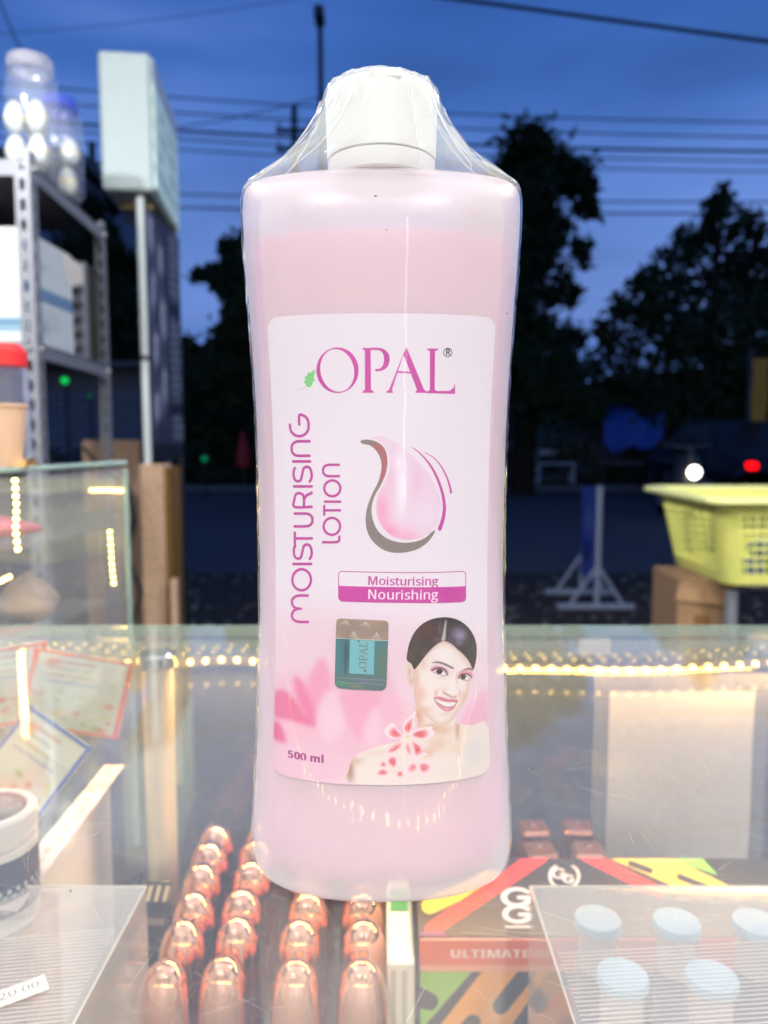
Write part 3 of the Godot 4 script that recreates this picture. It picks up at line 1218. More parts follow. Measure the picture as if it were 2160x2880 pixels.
func build_rack() -> void:
	var t := thing("steel_rack", "grey slotted angle steel rack with open shelves beyond the counter", "rack")
	var x1 := -0.80
	var x2 := -1.75
	var z1 := -1.8
	var z2 := -2.4
	var top := 0.775
	put(slotted_angle(top - GROUND, -1, -1), "post", M.steel, t, Vector3(x1, GROUND, z1))
	put(slotted_angle(top - GROUND, -1, 1), "post", M.steel, t, Vector3(x1 - 0.045, GROUND, z2))
	put(slotted_angle(top - GROUND, 1, -1), "post", M.steel, t, Vector3(x2, GROUND, z1))
	put(slotted_angle(top - GROUND, 1, 1), "post", M.steel, t, Vector3(x2, GROUND, z2))
	for y in [0.73, 0.325, -0.12, -0.56]:
		var s := MB.new()
		s.quad(Vector3(x2, y + 0.022, z1 - 0.003), Vector3(x1 - 0.003, y + 0.022, z1 - 0.003), Vector3(x1 - 0.045, y + 0.022, z2), Vector3(x2, y + 0.022, z2))
		s.quad(Vector3(x2, y + 0.020, z2), Vector3(x1 - 0.045, y + 0.020, z2), Vector3(x1 - 0.003, y + 0.020, z1 - 0.003), Vector3(x2, y + 0.020, z1 - 0.003))
		var board := put(s.done(), "shelf_board", M.steel_dark, t)
		var f := MB.new()
		f.span(Vector3(x2, y - 0.012, z1 - 0.0062), Vector3(x1 - 0.002, y + 0.024, z1 - 0.0035), 0.0006)
		put(f.done(), "front_edge", M.steel, board)
		var d := MB.new()
		d.quad(Vector3(x1 - 0.0045, y - 0.012, z1 - 0.004), Vector3(x1 - 0.0475, y - 0.012, z2 + 0.002), Vector3(x1 - 0.0475, y + 0.024, z2 + 0.002), Vector3(x1 - 0.0045, y + 0.024, z1 - 0.004))
		put(d.done(), "side_edge", M.steel, board)
		for q in [Vector3(x1 - 0.017, y + 0.008, z1 + 0.002), Vector3(x1 + 0.003, y + 0.006, z1 - 0.017), Vector3(x1 - 0.042, y + 0.006, z2 + 0.016)]:
			var bo := MB.new()
			bo.lathe([Vector2(0.0001, 0.007), Vector2(0.004, 0.0065), Vector2(0.0075, 0.003), Vector2(0.008, 0.0)], 10)
			var o := put(bo.done(), "bolt", M.chrome, t, q)
			o.rotation_degrees = Vector3(90, 0, 0) if q.z > z1 else Vector3(0, 0, -90)
	# white pharmacy carton
	var cp := Paint.new(300, 240, Color(0.86, 0.87, 0.86))
	cp.poly(rect(0, 186, 300, 216), Color(0.55, 0.68, 0.74))
	cp.poly(rect(0, 192, 300, 200), Color(0.36, 0.52, 0.66))
	paint_text(cp, "Liv C", Vector2(226, 46), 26.0, Color(0.45, 0.49, 0.53))
	for j in 9:
		cp.poly(rect(20 + (j * 37) % 90, 62 + j * 13, 250 - (j * 53) % 120 + 30, 65 + j * 13), Color(0.68, 0.72, 0.75))
	var lo := Vector3(-1.2, 0.3475, -2.14)
	var hi := Vector3(-0.848, 0.618, -1.85)
	var cb := thing("printed_carton", "white printed carton with blue bands on the steel rack", "carton")
	var bm := MB.new()
	bm.span(lo, hi, 0.0015)
	put(bm.done(), "box_body", mat(Color(0.86, 0.87, 0.86), 0.55), cb)
	var fr := MB.new()
	fr.span(Vector3(lo.x + 0.004, lo.y + 0.004, hi.z + 0.0004), Vector3(hi.x - 0.004, hi.y - 0.004, hi.z + 0.0016))
	put(fr.done(), "front_panel", printed(cp.image(), 0.5), cb)
	var sp := Paint.new(160, 160, Color(0.80, 0.83, 0.84))
	sp.poly(PackedVector2Array([Vector2(0, 72), Vector2(160, 72), Vector2(160, 92), Vector2(0, 92)]), Color(0.42, 0.54, 0.68))
	sp.blob(Vector2(60, 130), 16, 14, Color(0.6, 0.66, 0.7), 0.8)
	sp.blob(Vector2(50, 40), 26, 8, Color(0.62, 0.67, 0.7), 0.8)
	for j in 4:
		sp.poly(rect(20, 104 + j * 8, 110, 106 + j * 8), Color(0.64, 0.68, 0.72))
	var sd := MB.new()
	sd.span(Vector3(hi.x + 0.0004, lo.y + 0.004, lo.z + 0.004), Vector3(hi.x + 0.0016, hi.y - 0.004, hi.z - 0.004))
	put(sd.done(), "side_panel", printed(sp.image(), 0.5), cb)
	var fl := MB.new()
	fl.quad(Vector3(hi.x + 0.002, hi.y - 0.085, lo.z + 0.02), Vector3(hi.x + 0.024, hi.y - 0.07, lo.z - 0.02), Vector3(hi.x + 0.026, hi.y - 0.025, lo.z - 0.01), Vector3(hi.x + 0.002, hi.y - 0.003, lo.z + 0.07))
	put(fl.done(), "open_flap", mat(Color(0.78, 0.76, 0.74), 0.6), cb)
	# slatted grey crate behind it
	var cr := thing("slatted_crate", "grey slatted crate on the steel rack behind the white carton", "crate")
	for i in 7:
		var s := MB.new()
		s.span(Vector3(-1.19, 0.349 + i * 0.042, -2.30), Vector3(-0.875, 0.376 + i * 0.042, -2.29), 0.002)
		put(s.done(), "slat", M.steel, cr)
	for x in [-1.19, -0.895]:
		var s := MB.new()
		s.span(Vector3(x, 0.3475, -2.325), Vector3(x + 0.02, 0.64, -2.302), 0.002)
		put(s.done(), "corner_post", M.steel, cr)
	var back := MB.new()
	back.span(Vector3(-1.19, 0.3475, -2.375), Vector3(-0.875, 0.64, -2.365))
	put(back.done(), "back_panel", M.steel_dark, cr)
	# two clear jars of white egg shaped sweets on the rack's top
	sweet_jar(Vector3(at(88, 400, 1.88).x, 0.7525, -1.89), 0.058, 0.255, "clear plastic jar of white egg shaped sweets on top of the rack", pane(0.35, Color(0.78, 0.77, 0.78), 0.1), true)
	sweet_jar(Vector3(at(160, 400, 2.08).x, 0.7525, -2.10), 0.056, 0.25, "clear jar with blue lid behind the jar of sweets", pane(0.55, Color(0.25, 0.33, 0.80), 0.15), false)


func rect(x0: float, y0: float, x1: float, y1: float) -> PackedVector2Array:
	return PackedVector2Array([Vector2(x0, y0), Vector2(x1, y0), Vector2(x1, y1), Vector2(x0, y1)])


func sweet_jar(where: Vector3, r: float, h: float, label: String, lid: Material, full: bool) -> void:
	var t := thing("sweet_jar", label, "jar", where)
	var b := MB.new()
	b.lathe([Vector2(0, 0.001), Vector2(r * 0.9, 0.001), Vector2(r, 0.012), Vector2(r, h * 0.72), Vector2(r * 0.96, h * 0.82), Vector2(r * 0.8, h * 0.88), Vector2(r * 0.78, h * 0.9)], 32)
	put(b.done(), "body", pane(0.10, Color(0.85, 0.86, 0.9), 0.06), t)
	var l := MB.new()
	l.lathe([Vector2(r * 0.7, h * 0.885), Vector2(r * 0.86, h * 0.885), Vector2(r * 0.87, h * 0.98), Vector2(r * 0.82, h), Vector2(0, h)], 32)
	put(l.done(), "lid", lid, t)
	for i in 9:
		var g := MB.new()
		var a := TAU * i / 9.0
		g.tube([Vector3(sin(a) * r * 0.872, h * 0.90, cos(a) * r * 0.872), Vector3(sin(a) * r * 0.872, h * 0.97, cos(a) * r * 0.872)], 0.0012, 5)
		put(g.done(), "grip_rib", lid, t)
	var spots := [[-0.5, 0.45, 0.0], [0.42, 0.5, 0.0], [-0.5, 0.45, 1.0], [0.42, 0.5, 1.0], [-0.1, -0.55, 0.0], [-0.1, -0.55, 1.0]] if full else [[0.45, 0.4, 0.0], [0.5, 0.1, 1.05]]
	for i in spots.size():
		var s: Array = spots[i]
		var e := MB.new()
		var prof := []
		for k in 11:
			var q := PI * k / 10.0
			prof.append(Vector2(0.0225 * sin(q) * (1.0 + 0.12 * cos(q)) + 0.0001, 0.036 - 0.036 * cos(q)))
		e.lathe(prof, 18)
		var egg := thing("wrapped_sweet", "white egg shaped sweet in the " + ("clear jar" if full else "blue lidded jar") + ", " + (["lower one away from the steel post", "lower one over the steel post", "upper one away from the steel post", "upper one over the steel post", "lower one at the jar's rear", "upper one at the jar's rear"][i] if full else ["on the jar's floor", "above the other"][i]), "sweet", where + Vector3(s[0] * r, 0.004 + s[2] * 0.075, s[1] * r), 0.0, "white sweets in the " + ("front jar" if full else "blue lidded jar"))
		put(e.done(), "shell", mat(Color(0.84, 0.86, 0.85), 0.4), egg)
		var ye := MB.new()
		ye.lathe([Vector2(0.0226, 0.026), Vector2(0.0234, 0.029), Vector2(0.0236, 0.033), Vector2(0.0234, 0.038)], 18)
		put(ye.done(), "yellow_band", mat(Color(0.90, 0.88, 0.74), 0.4), egg)


# ---------------------------------------------------------------- glass cabinet to the side

func build_side_cabinet() -> void:
	var a := Vector3(-0.276, 0.0955, -0.82)     # far corner of the pane that faces the counter
	var b := Vector3(-0.322, 0.0955, -0.56)
	var out := Vector3(-0.75, 0, -0.13)
	var t := thing("glass_cabinet", "lit glass display cabinet standing beside the steel rack", "cabinet")
	var g := pane(0.085, Color(0.85, 0.86, 0.88), 0.03)
	var down := Vector3(0, -0.42, 0)
	for s in [[a, b, "side_pane"], [a, a + out, "front_pane"], [b, b + out, "back_pane"]]:
		var m := MB.new()
		var p: Vector3 = s[0]
		var q: Vector3 = s[1]
		var n := (q - p).cross(Vector3.UP).normalized() * 0.005
		m.quad(p + down, q + down, q, p)
		m.quad(q + down + n, p + down + n, p + n, q + n)
		m.quad(p, q, q + n, p + n)
		put(m.done(), s[2], g, t)
	var tp := MB.new()
	var th := Vector3(0, 0.006, 0)
	tp.quad(b + th, a + th, a + out + th, b + out + th)
	tp.quad(b, b + out, a + out, a)
	put(tp.done(), "top_pane", g, t)
	var e := MB.new()
	var em := milky(0.7, Color(0.66, 0.76, 0.72), 0.25)
	e.tube([a + Vector3(0.0005, 0.0062, 0), b + Vector3(0.0005, 0.0062, 0)], 0.0028, 6)
	put(e.done(), "polished_edge", em, t)
	var e2 := MB.new()
	e2.tube([a + down, a], 0.0032, 8)
	put(e2.done(), "corner_seam", em, t)
	var lowc := MB.new()
	var c := (a + b + (a + out) + (b + out)) / 4
	lowc.box(Vector3(c.x, (GROUND - 0.33) / 2, c.z), Vector3(0.72, 0.67, 0.25), Basis(Vector3.UP, 0.17))
	put(lowc.done(), "base_cabinet", M.steel_dark, t)
	for level in [-0.062, -0.14]:
		var sh := MB.new()
		var dy := Vector3(0, level, 0)
		sh.quad(b + dy + Vector3(-0.01, 0, -0.005), a + dy + Vector3(-0.01, 0, 0.01), a + out + dy, b + out + dy)
		put(sh.done(), "glass_shelf", pane(0.10, Color(0.8, 0.85, 0.83), 0.05), t)
	# strips inside: one upright at the seller's corner, two short glowing rows standing in for led reflections
	led_strip([at(42, 1352, 0.60), at(46, 1420, 0.60), at(44, 1490, 0.60), at(52, 1560, 0.60)], 0.006, "bright upright led strip in the glass cabinet", 0.0015)
	led_strip([at(258, 1379, 0.825), at(300, 1378, 0.818), at(345, 1380, 0.81)], 0.0055, "level row of glowing chips standing in for led reflections at the glass cabinet's far top corner", 0.0004)
	led_strip([at(309, 1496, 0.80), at(313, 1560, 0.80), at(316, 1605, 0.80), at(320, 1645, 0.80)], 0.0068, "upright row of glowing chips standing in for led reflections at the glass cabinet's far corner", 0.0004)
	led_strip([at(-10, 1640, 0.64), at(30, 1620, 0.66)], 0.006, "slanting led strip end low in the glass cabinet", 0.0006)
	# goods on its glass top
	var up := Vector3(0, 0.0062, 0)
	var j := thing("red_lid_jar", "clear jar with a red lid on the glass cabinet", "jar", Vector3(at(-2, 1200, 0.74).x, a.y + 0.0075, -0.74))
	var jb := MB.new()
	jb.lathe([Vector2(0, 0.0), Vector2(0.026, 0.0), Vector2(0.029, 0.006), Vector2(0.029, 0.078), Vector2(0.025, 0.092), Vector2(0.024, 0.096)], 28)
	put(jb.done(), "body", pane(0.14, Color(0.75, 0.76, 0.9), 0.06), j)
	var jl := MB.new()
	jl.lathe([Vector2(0.02, 0.092), Vector2(0.0275, 0.093), Vector2(0.0275, 0.106), Vector2(0.022, 0.113), Vector2(0.0, 0.116)], 28)
	put(jl.done(), "lid", mat(Color(0.90, 0.20, 0.20), 0.35), j)
	var stuff := [[-0.012, 0.006, Color(0.16, 0.5, 0.33)], [0.010, 0.012, Color(0.80, 0.45, 0.40)], [0.0, -0.012, Color(0.75, 0.75, 0.78)], [0.012, -0.006, Color(0.2, 0.55, 0.4)]]
	for i in stuff.size():
		var s: Array = stuff[i]
		var w := MB.new()
		w.lathe([Vector2(0, 0), Vector2(0.007, 0.001), Vector2(0.0085, 0.008), Vector2(0.008, 0.02), Vector2(0.003, 0.026), Vector2(0.006, 0.03), Vector2(0, 0.031)], 10)
		var o := put(w.done(), "wrapped_candy", mat(s[2], 0.4), null, j.position + Vector3(s[0], 0.001 + (0.018 if i == 3 else 0.0), s[1]))
		tag(o, ["green wrapped candy at the jar's near side", "pink wrapped candy in the red lidded jar", "white wrapped candy in the red lidded jar", "green wrapped candy resting on another in the red lidded jar"][i], "candy", "candies in the red lidded jar")
	var cup := MB.new()
	cup.lathe([Vector2(0, 0.0), Vector2(0.0135, 0.0), Vector2(0.0145, 0.003), Vector2(0.0195, 0.05), Vector2(0.0212, 0.051), Vector2(0.0212, 0.0535), Vector2(0.0185, 0.0535), Vector2(0.013, 0.004), Vector2(0, 0.004)], 28)
	var co := put(cup.done(), "plastic_cup", mat(Color(0.86, 0.71, 0.59), 0.4), null, Vector3(at(8, 1240, 0.655).x, a.y + 0.0075, -0.655))
	tag(co, "tan plastic cup in front of the red lidded jar", "cup")
	var fp := MB.new()
	var rows := []
	for jj in 6:
		var r := PackedVector3Array()
		for i in 9:
			var u := i / 8.0 - 0.5
			var v := jj / 5.0 - 0.5
			r.append(Vector3(u * 0.05, 0.009 * (1.0 - 4 * v * v) * (1.0 - 1.5 * u * u) + 0.0015 * sin(i * 2.3 + jj), -v * 0.03))
		rows.append(r)
	fp.sheet(rows)
	fp.quad(Vector3(-0.025, -0.0005, 0.015), Vector3(-0.025, -0.0005, -0.015), Vector3(0.025, -0.0005, -0.015), Vector3(0.025, -0.0005, 0.015))
	var fo := put(fp.done(), "foil_packet", mat(lin(0.9, 0.68, 0.3), 0.3, 0.8), null, Vector3(at(70, 1300, 0.70).x, a.y + 0.0085, -0.66))
	tag(fo, "crumpled gold foil packet on the glass cabinet", "packet")
	# goods inside: a red bag and a pale bundle seen through the panes
	var bag := MB.new()
	var br := []
	for jj in 7:
		var r := PackedVector3Array()
		for i in 13:
			var q := TAU * i / 12.0
			var s: float = [0.0, 0.8, 1.0, 0.95, 0.75, 0.45, 0.05][jj]
			r.append(Vector3(sin(q) * 0.07 * s * (1.0 + 0.1 * sin(q * 3 + jj)), jj * 0.0125, cos(q) * 0.03 * s))
		br.append(r)
	bag.sheet(br, true)
	var bo := put(bag.done(), "red_pouch", mat(Color(0.80, 0.42, 0.50), 0.5), null, Vector3(-0.372, a.y - 0.0615, -0.71))
	tag(bo, "soft red pouch on the glass cabinet's shelf", "pouch")
	bo.scale = Vector3(0.75, 0.34, 0.8)
	var pk := MB.new()
	var pr := []
	for jj in 7:
		var r := PackedVector3Array()
		for i in 17:
			var q := TAU * i / 16.0
			var s: float = [0.0, 0.85, 1.0, 0.9, 0.8, 0.5, 0.02][jj]
			r.append(Vector3(sin(q) * 0.045 * s * (1.0 + 0.14 * sin(q * 5 + jj * 1.4)), jj * 0.012 + 0.003 * sin(q * 3), cos(q) * 0.035 * s))
		pr.append(r)
	pk.sheet(pr, true)
	var po := put(pk.done(), "plastic_bundle", milky(0.5, Color(0.80, 0.72, 0.64), 0.3), null, Vector3(-0.338, a.y - 0.1395, -0.72))
	po.scale = Vector3(0.62, 0.62, 0.62)
	tag(po, "crumpled tan plastic bundle on the glass cabinet's shelf", "bundle")


# ---------------------------------------------------------------- signs

func build_signs() -> void:
	# light box: a lit face turned to the road, its narrow white end towards the shop
	var pz := -2.5
	var far := -3.03
	var xr := at(433, 400, 2.5).x
	var xl := at(287, 400, 2.5).x
	var y1 := at(433, 147, 2.5).y
	var y0 := at(433, 537, 2.5).y
	var t := thing("light_box_sign", "white box sign with pale green lit face above the narrow sign", "sign", Vector3(xr, 0, pz), 0.12)
	var wx := xl - xr
	var dz := far - pz
	var b := MB.new()
	b.span(Vector3(wx, y0, dz), Vector3(-0.006, y1, 0), 0.008)
	put(b.done(), "case", grained(Color(0.635, 0.69, 0.69), Color(0.655, 0.71, 0.71), 1.5, 0.45, 0.02, 41), t)
	var sg := Paint.new(256, 220, Color(0.70, 0.80, 0.77))
	var rs := RandomNumberGenerator.new()
	rs.seed = 5
	for row in 4:
		var x := 26.0
		while x < 220.0:
			var lw := rs.randf_range(9, 20)
			if rs.randf() < 0.8:
				sg.poly(rect(x, 62 + row * 38, x + lw * 0.7, 62 + row * 38 + rs.randf_range(14, 22)), Color(0.36, 0.47, 0.45), 0.85, 2)
			x += lw
	sg.poly(rect(0, 0, 256, 40), Color(0.46, 0.50, 0.58), 0.9, 5)
	var fim := sg.image()
	var f := MB.new()
	f.span(Vector3(-0.005, y0 + 0.012, dz + 0.012), Vector3(0.002, y1 - 0.012, -0.012), 0.001)
	var fm := printed(fim, 0.3)
	fm.emission_enabled = true
	fm.emission = Color(1, 1, 1)
	fm.emission_operator = BaseMaterial3D.EMISSION_OP_MULTIPLY
	fm.emission_texture = fm.albedo_texture
	fm.emission_energy_multiplier = 0.34
	put(f.done(), "lit_sign_face", fm, t)
	var gl := AreaLight3D.new()
	gl.name = "sign_light"
	gl.area_size = Vector2(0.48, 0.4)
	gl.light_color = Color(0.85, 1.0, 0.95)
	gl.light_energy = 0.02
	gl.shadow_enabled = true
	t.add_child(gl)
	gl.position = Vector3(0.01, (y0 + y1) / 2, dz / 2)
	gl.rotation_degrees = Vector3(0, -90, 0)
	for z in [-0.14, -0.4]:
		var br := MB.new()
		br.span(Vector3(wx + 0.03, y0 - 0.022, z - 0.012), Vector3(-0.03, y0 - 0.001, z + 0.012), 0.003)
		put(br.done(), "bracket", mat(Color(0.62, 0.55, 0.36), 0.5), t)
	# narrow pictorial sign panel on a white pole, standing on a timber post
	var px := at(404, 900, 2.5).x
	var yt := at(385, 556, 2.5).y
	var yb := at(424, 1304, 2.5).y
	var p := thing("narrow_sign", "tall narrow sign with grey blue picture on a white pole", "sign")
	var po := MB.new()
	po.tube([Vector3(px, yb, -2.5), Vector3(px, yt, -2.5)], 0.0125, 14)
	put(po.done(), "pole", mat(Color(0.80, 0.83, 0.82), 0.4), p)
	var ring := MB.new()
	ring.tube([Vector3(px, yb + 0.33, -2.5), Vector3(px, yb + 0.345, -2.5)], 0.0138, 14)
	put(ring.done(), "joint_ring", M.steel_dark, p)
	var pp := Paint.new(240, 400, Color(0.20, 0.22, 0.30))
	var r2 := RandomNumberGenerator.new()
	r2.seed = 77
	for q in [[36, 40, 24, 46], [96, 70, 22, 40], [40, 130, 20, 50], [104, 170, 26, 56], [50, 222, 26, 44], [100, 282, 24, 50], [46, 318, 30, 40]]:
		pp.blob(Vector2(q[0], q[1]), q[2], q[3], Color(0.74, 0.75, 0.82), 0.95, r2.randf_range(-0.3, 0.3))
		pp.blob(Vector2(q[0] + 4, q[1] - q[3] * 0.5), q[2] * 0.5, q[3] * 0.22, Color(0.86, 0.84, 0.86), 0.9)
		pp.blob(Vector2(q[0] + 14, q[1] + q[3] * 0.7), q[2] * 0.5, q[3] * 0.35, Color(0.08, 0.09, 0.15), 0.9)
	pp.poly(rect(150, 0, 240, 400), Color(0.30, 0.33, 0.38), 0.95, 3)
	for k in 24:
		pp.poly(rect(158, 12 + k * 15, 196 + r2.randf() * 40, 18 + k * 15), Color(0.62, 0.65, 0.70), 0.75, 1)
	pp.poly(rect(150, 120, 240, 150), Color(0.10, 0.11, 0.16), 0.85, 3)
	pp.poly(rect(150, 300, 240, 322), Color(0.10, 0.11, 0.15), 0.85, 2)
	pp.poly(rect(0, 374, 240, 400), Color(0.10, 0.11, 0.14), 0.9, 2)
	var pn := MB.new()
	pn.span(Vector3(px - 0.006, yb + 0.012, -2.93), Vector3(px + 0.008, yt - 0.02, -2.512), 0.001)
	put(pn.done(), "picture_panel", printed(pp.image(), 0.5), p)
	var lg := MB.new()
	lg.tube([Vector3(px, GROUND, -2.9), Vector3(px, yb + 0.013, -2.9)], 0.014, 10)
	put(lg.done(), "rear_leg", M.cable, p)
	for z in [-2.52, -2.88]:
		var st := MB.new()
		st.tube([Vector3(px, yt - 0.03, z), Vector3(px, y0 - 0.001, z)], 0.01, 10)
		put(st.done(), "stay", M.steel_dark, p)
	var w := thing("timber_post", "squared tan timber post carrying the narrow sign", "post")
	var wm := MB.new()
	wm.span(Vector3(at(388, 1320, 2.45).x, GROUND, -2.56), Vector3(at(458, 1320, 2.45).x, yb - 0.001, -2.45), 0.006)
	put(wm.done(), "face_board", M.tan, w)
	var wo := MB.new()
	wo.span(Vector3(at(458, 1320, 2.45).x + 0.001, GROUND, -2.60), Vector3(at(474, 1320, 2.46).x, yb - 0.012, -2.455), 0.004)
	put(wo.done(), "shaded_side", M.shaded_ochre, w)  # receding side of the post, its shade painted as a darker tone
	var lb := MB.new()
	lb.span(Vector3(at(476, 1640, 2.4).x, GROUND, -2.44), Vector3(at(494, 1640, 2.4).x, at(480, 1632, 2.4).y, -2.405), 0.004)
	put(lb.done(), "foot_board", M.tan, w)
	var bd := MB.new()
	bd.span(Vector3(at(228, 1240, 2.72).x, GROUND, -2.745), Vector3(at(392, 1240, 2.72).x, at(300, 1238, 2.72).y, -2.72), 0.004)
	var bo := put(bd.done(), "plywood_board", M.tan)
	tag(bo, "upright plywood board behind the steel rack", "board")
	var paths := [[[236, 1258], [262, 1290], [280, 1312], [320, 1340], [366, 1390], [372, 1460], [356, 1540], [372, 1600], [395, 1660], [380, 1745]], [[345, 1330], [368, 1380], [380, 1470], [360, 1560], [352, 1640], [362, 1760]]]
	for k in 2:
		var pts := []
		for q in paths[k]:
			pts.append(at(q[0], q[1], 2.40))
		var cm := MB.new()
		cm.tube(pts, 0.0055, 6)
		var o := put(cm.done(), "hanging_cable", M.cable)
		tag(o, ["black cable drooping across the plywood board and timber post", "black cable hanging straight down beside the timber post"][k], "cable")
	# banner stand further out in the yard
	var sx := at(1683, 1500, 5.0).x
	var s := thing("banner_stand", "upright banner stand with white post and splayed feet in the yard", "sign", Vector3(sx, GROUND, -5.0))
	var hi := at(1683, 1366, 5.0).y - GROUND
	var wp := mat(Color(0.58, 0.62, 0.66), 0.5)
	var a := MB.new()
	a.span(Vector3(-0.016, 0.03, -0.016), Vector3(0.016, hi, 0.016), 0.003)
	put(a.done(), "post", wp, s)
	var a2 := MB.new()
	a2.span(Vector3(0.006, 0.03, -0.50), Vector3(0.036, 0.30, -0.47), 0.003)
	put(a2.done(), "post", wp, s)
	var bp := Paint.new(96, 160, Color(0.30, 0.37, 0.62))
	bp.blob(Vector2(50, 60), 40, 26, Color(0.50, 0.54, 0.70), 0.8)
	bp.blob(Vector2(40, 118), 18, 10, Color(0.05, 0.05, 0.10), 0.9)
	bp.poly(rect(0, 96, 96, 104), Color(0.10, 0.22, 0.50), 0.8, 1)
	bp.blob(Vector2(24, 134), 12, 10, Color(0.45, 0.12, 0.32), 0.8)
	var pl := MB.new()
	pl.quad(Vector3(0.010, 0.16, -0.47), Vector3(-0.010, 0.16, -0.017), Vector3(-0.010, hi * 0.97, -0.017), Vector3(0.010, hi * 0.97, -0.47))
	pl.quad(Vector3(-0.004, 0.16, -0.017), Vector3(0.016, 0.16, -0.47), Vector3(0.016, hi * 0.97, -0.47), Vector3(-0.004, hi * 0.97, -0.017))
	put(pl.done(), "banner", printed(bp.image(), 0.5), s)
	for z in [0.0, -0.485]:
		var xx := 0.0 if z == 0.0 else 0.02
		var ft := MB.new()
		ft.span(Vector3(xx - 0.26, 0.0, z - 0.02), Vector3(xx + 0.25, 0.035, z + 0.02), 0.004)
		put(ft.done(), "foot_bar", wp, s)
		for e in [-1.0, 1.0]:
			var br := MB.new()
			br.tube([Vector3(xx + e * 0.17, 0.035, z), Vector3(xx + e * 0.012, 0.27, z)], 0.013, 8)
			put(br.done(), "brace", wp, s)


# ---------------------------------------------------------------- yellow basket on its stand

func build_basket() -> void:
	var yb := -0.243
	var yt := -0.028
	var t := thing("plastic_basket", "yellow plastic lattice basket on a brown carton", "basket", Vector3(1.10, yb, -2.10))
	var ym := mat(lin(0.85, 0.84, 0.22), 0.35)
	ym.backlight_enabled = true
	ym.backlight = Color(0.45, 0.42, 0.12)
	var h := yt - yb
	# corner ring at a height: rounded rectangle that widens upwards
	var ring := func(y: float, grow: float) -> PackedVector3Array:
		var out := PackedVector3Array()
		var u := y / h
		var hx := 0.235 + 0.042 * u + grow
		var hz := 0.185 + 0.036 * u + grow
		var rad := 0.045
		for c in 4:
			var sx: float = [1.0, -1.0, -1.0, 1.0][c]
			var sz: float = [1.0, 1.0, -1.0, -1.0][c]
			for k in 5:
				var a := (PI / 2) * (c + k / 4.0)
				out.append(Vector3(sx * (hx - rad), y, sz * (hz - rad)) + Vector3(cos(a), 0, sin(a)) * rad)
		out.append(out[0])
		return out
	var bands := [[0.0, 0.03], [h - 0.035, h]]
	var rows := 7
	for i in rows - 1:
		var y := lerpf(0.03, h - 0.035, (i + 1.0) / rows)
		bands.append([y - 0.0034, y + 0.0034])
	for b in bands:
		var m := MB.new()
		m.sheet([ring.call(b[0], 0.0), ring.call(b[1], 0.0), ring.call(b[1], -0.003), ring.call(b[0], -0.003), ring.call(b[0], 0.0)], true)
		put(m.done(), "level_band", ym, t)
	# upright bars
	for side in 4:
		var long := side % 2 == 0
		var n := 17 if long else 13
		for k in n:
			var u := (k + 0.5) / n * 2.0 - 1.0
			var m := MB.new()
			var pts := []
			for y in [0.028, h - 0.03]:
				var v: float = y / h
				var hx := 0.235 + 0.042 * v - 0.0015
				var hz := 0.185 + 0.036 * v - 0.0015
				if long:
					pts.append(Vector3(u * (hx - 0.04), y, hz * (1.0 if side == 0 else -1.0)))
				else:
					pts.append(Vector3(hx * (1.0 if side == 1 else -1.0), y, u * (hz - 0.04)))
			m.tube(pts, 0.003, 5, false)
			put(m.done(), "upright_bar", ym, t)
	# solid corners
	for c in 4:
		var m := MB.new()
		var r0: PackedVector3Array = ring.call(0.0, 0.0012)
		var r1: PackedVector3Array = ring.call(h, 0.0012)
		m.sheet([r0.slice(c * 5, c * 5 + 5), r1.slice(c * 5, c * 5 + 5)])
		put(m.done(), "solid_corner", ym, t)
	var fl := MB.new()
	fl.span(Vector3(-0.22, 0.001, -0.17), Vector3(0.22, 0.006, 0.17), 0.001)
	put(fl.done(), "floor_panel", ym, t)
	var rim := MB.new()
	rim.sheet([ring.call(h - 0.004, 0.001), ring.call(h - 0.006, 0.034), ring.call(h - 0.002, 0.039), ring.call(h + 0.008, 0.036), ring.call(h + 0.012, 0.018), ring.call(h + 0.008, -0.003), ring.call(h - 0.004, -0.003)], true)
	put(rim.done(), "rim", mat(lin(0.82, 0.82, 0.32), 0.35), t)
	# packets inside, glimpsed through the lattice
	var cols := [Color(0.30, 0.45, 0.70), Color(0.15, 0.42, 0.18), Color(0.70, 0.75, 0.82), Color(0.25, 0.50, 0.72), Color(0.6, 0.85, 0.4)]
	var lb := ["blue packet lying inside the yellow basket's front", "dark green packet inside the yellow basket", "white packet inside the yellow basket", "light blue packet leaning inside the yellow basket", "lime packet inside the yellow basket"]
	for i in 5:
		var m := MB.new()
		m.chamfer(Vector3.ZERO, Vector3(0.075, 0.05, 0.04), 0.012)
		var o := put(m.done(), "goods_packet", mat(cols[i], 0.45), null, t.position + Vector3(-0.15 + i * 0.073, 0.033 + (0.052 if i == 3 else 0.0), 0.125 - 0.02 * (i % 2)))
		if i == 3:
			o.position = t.position + Vector3(-0.11, 0.085, 0.12)
		tag(o, lb[i], "packet", "packets in the yellow basket")
	# what carries it
	var cb := thing("brown_carton", "worn brown carton standing under the yellow basket", "carton", Vector3(0.90, GROUND, -2.12))
	var c := MB.new()
	c.span(Vector3(-0.115, 0, -0.10), Vector3(0.04, yb - GROUND - 0.001, 0.10), 0.004)
	put(c.done(), "box_body", M.carton, cb)
	var fl2 := MB.new()
	fl2.quad(Vector3(-0.124, yb - GROUND - 0.06, 0.104), Vector3(0.03, yb - GROUND - 0.075, 0.118), Vector3(0.035, yb - GROUND - 0.006, 0.1015), Vector3(-0.112, yb - GROUND - 0.002, 0.1015))
	put(fl2.done(), "loose_flap", M.carton, cb)
	var tp := MB.new()
	tp.span(Vector3(-0.07, 0.30, 0.1012), Vector3(-0.03, yb - GROUND - 0.1, 0.102))
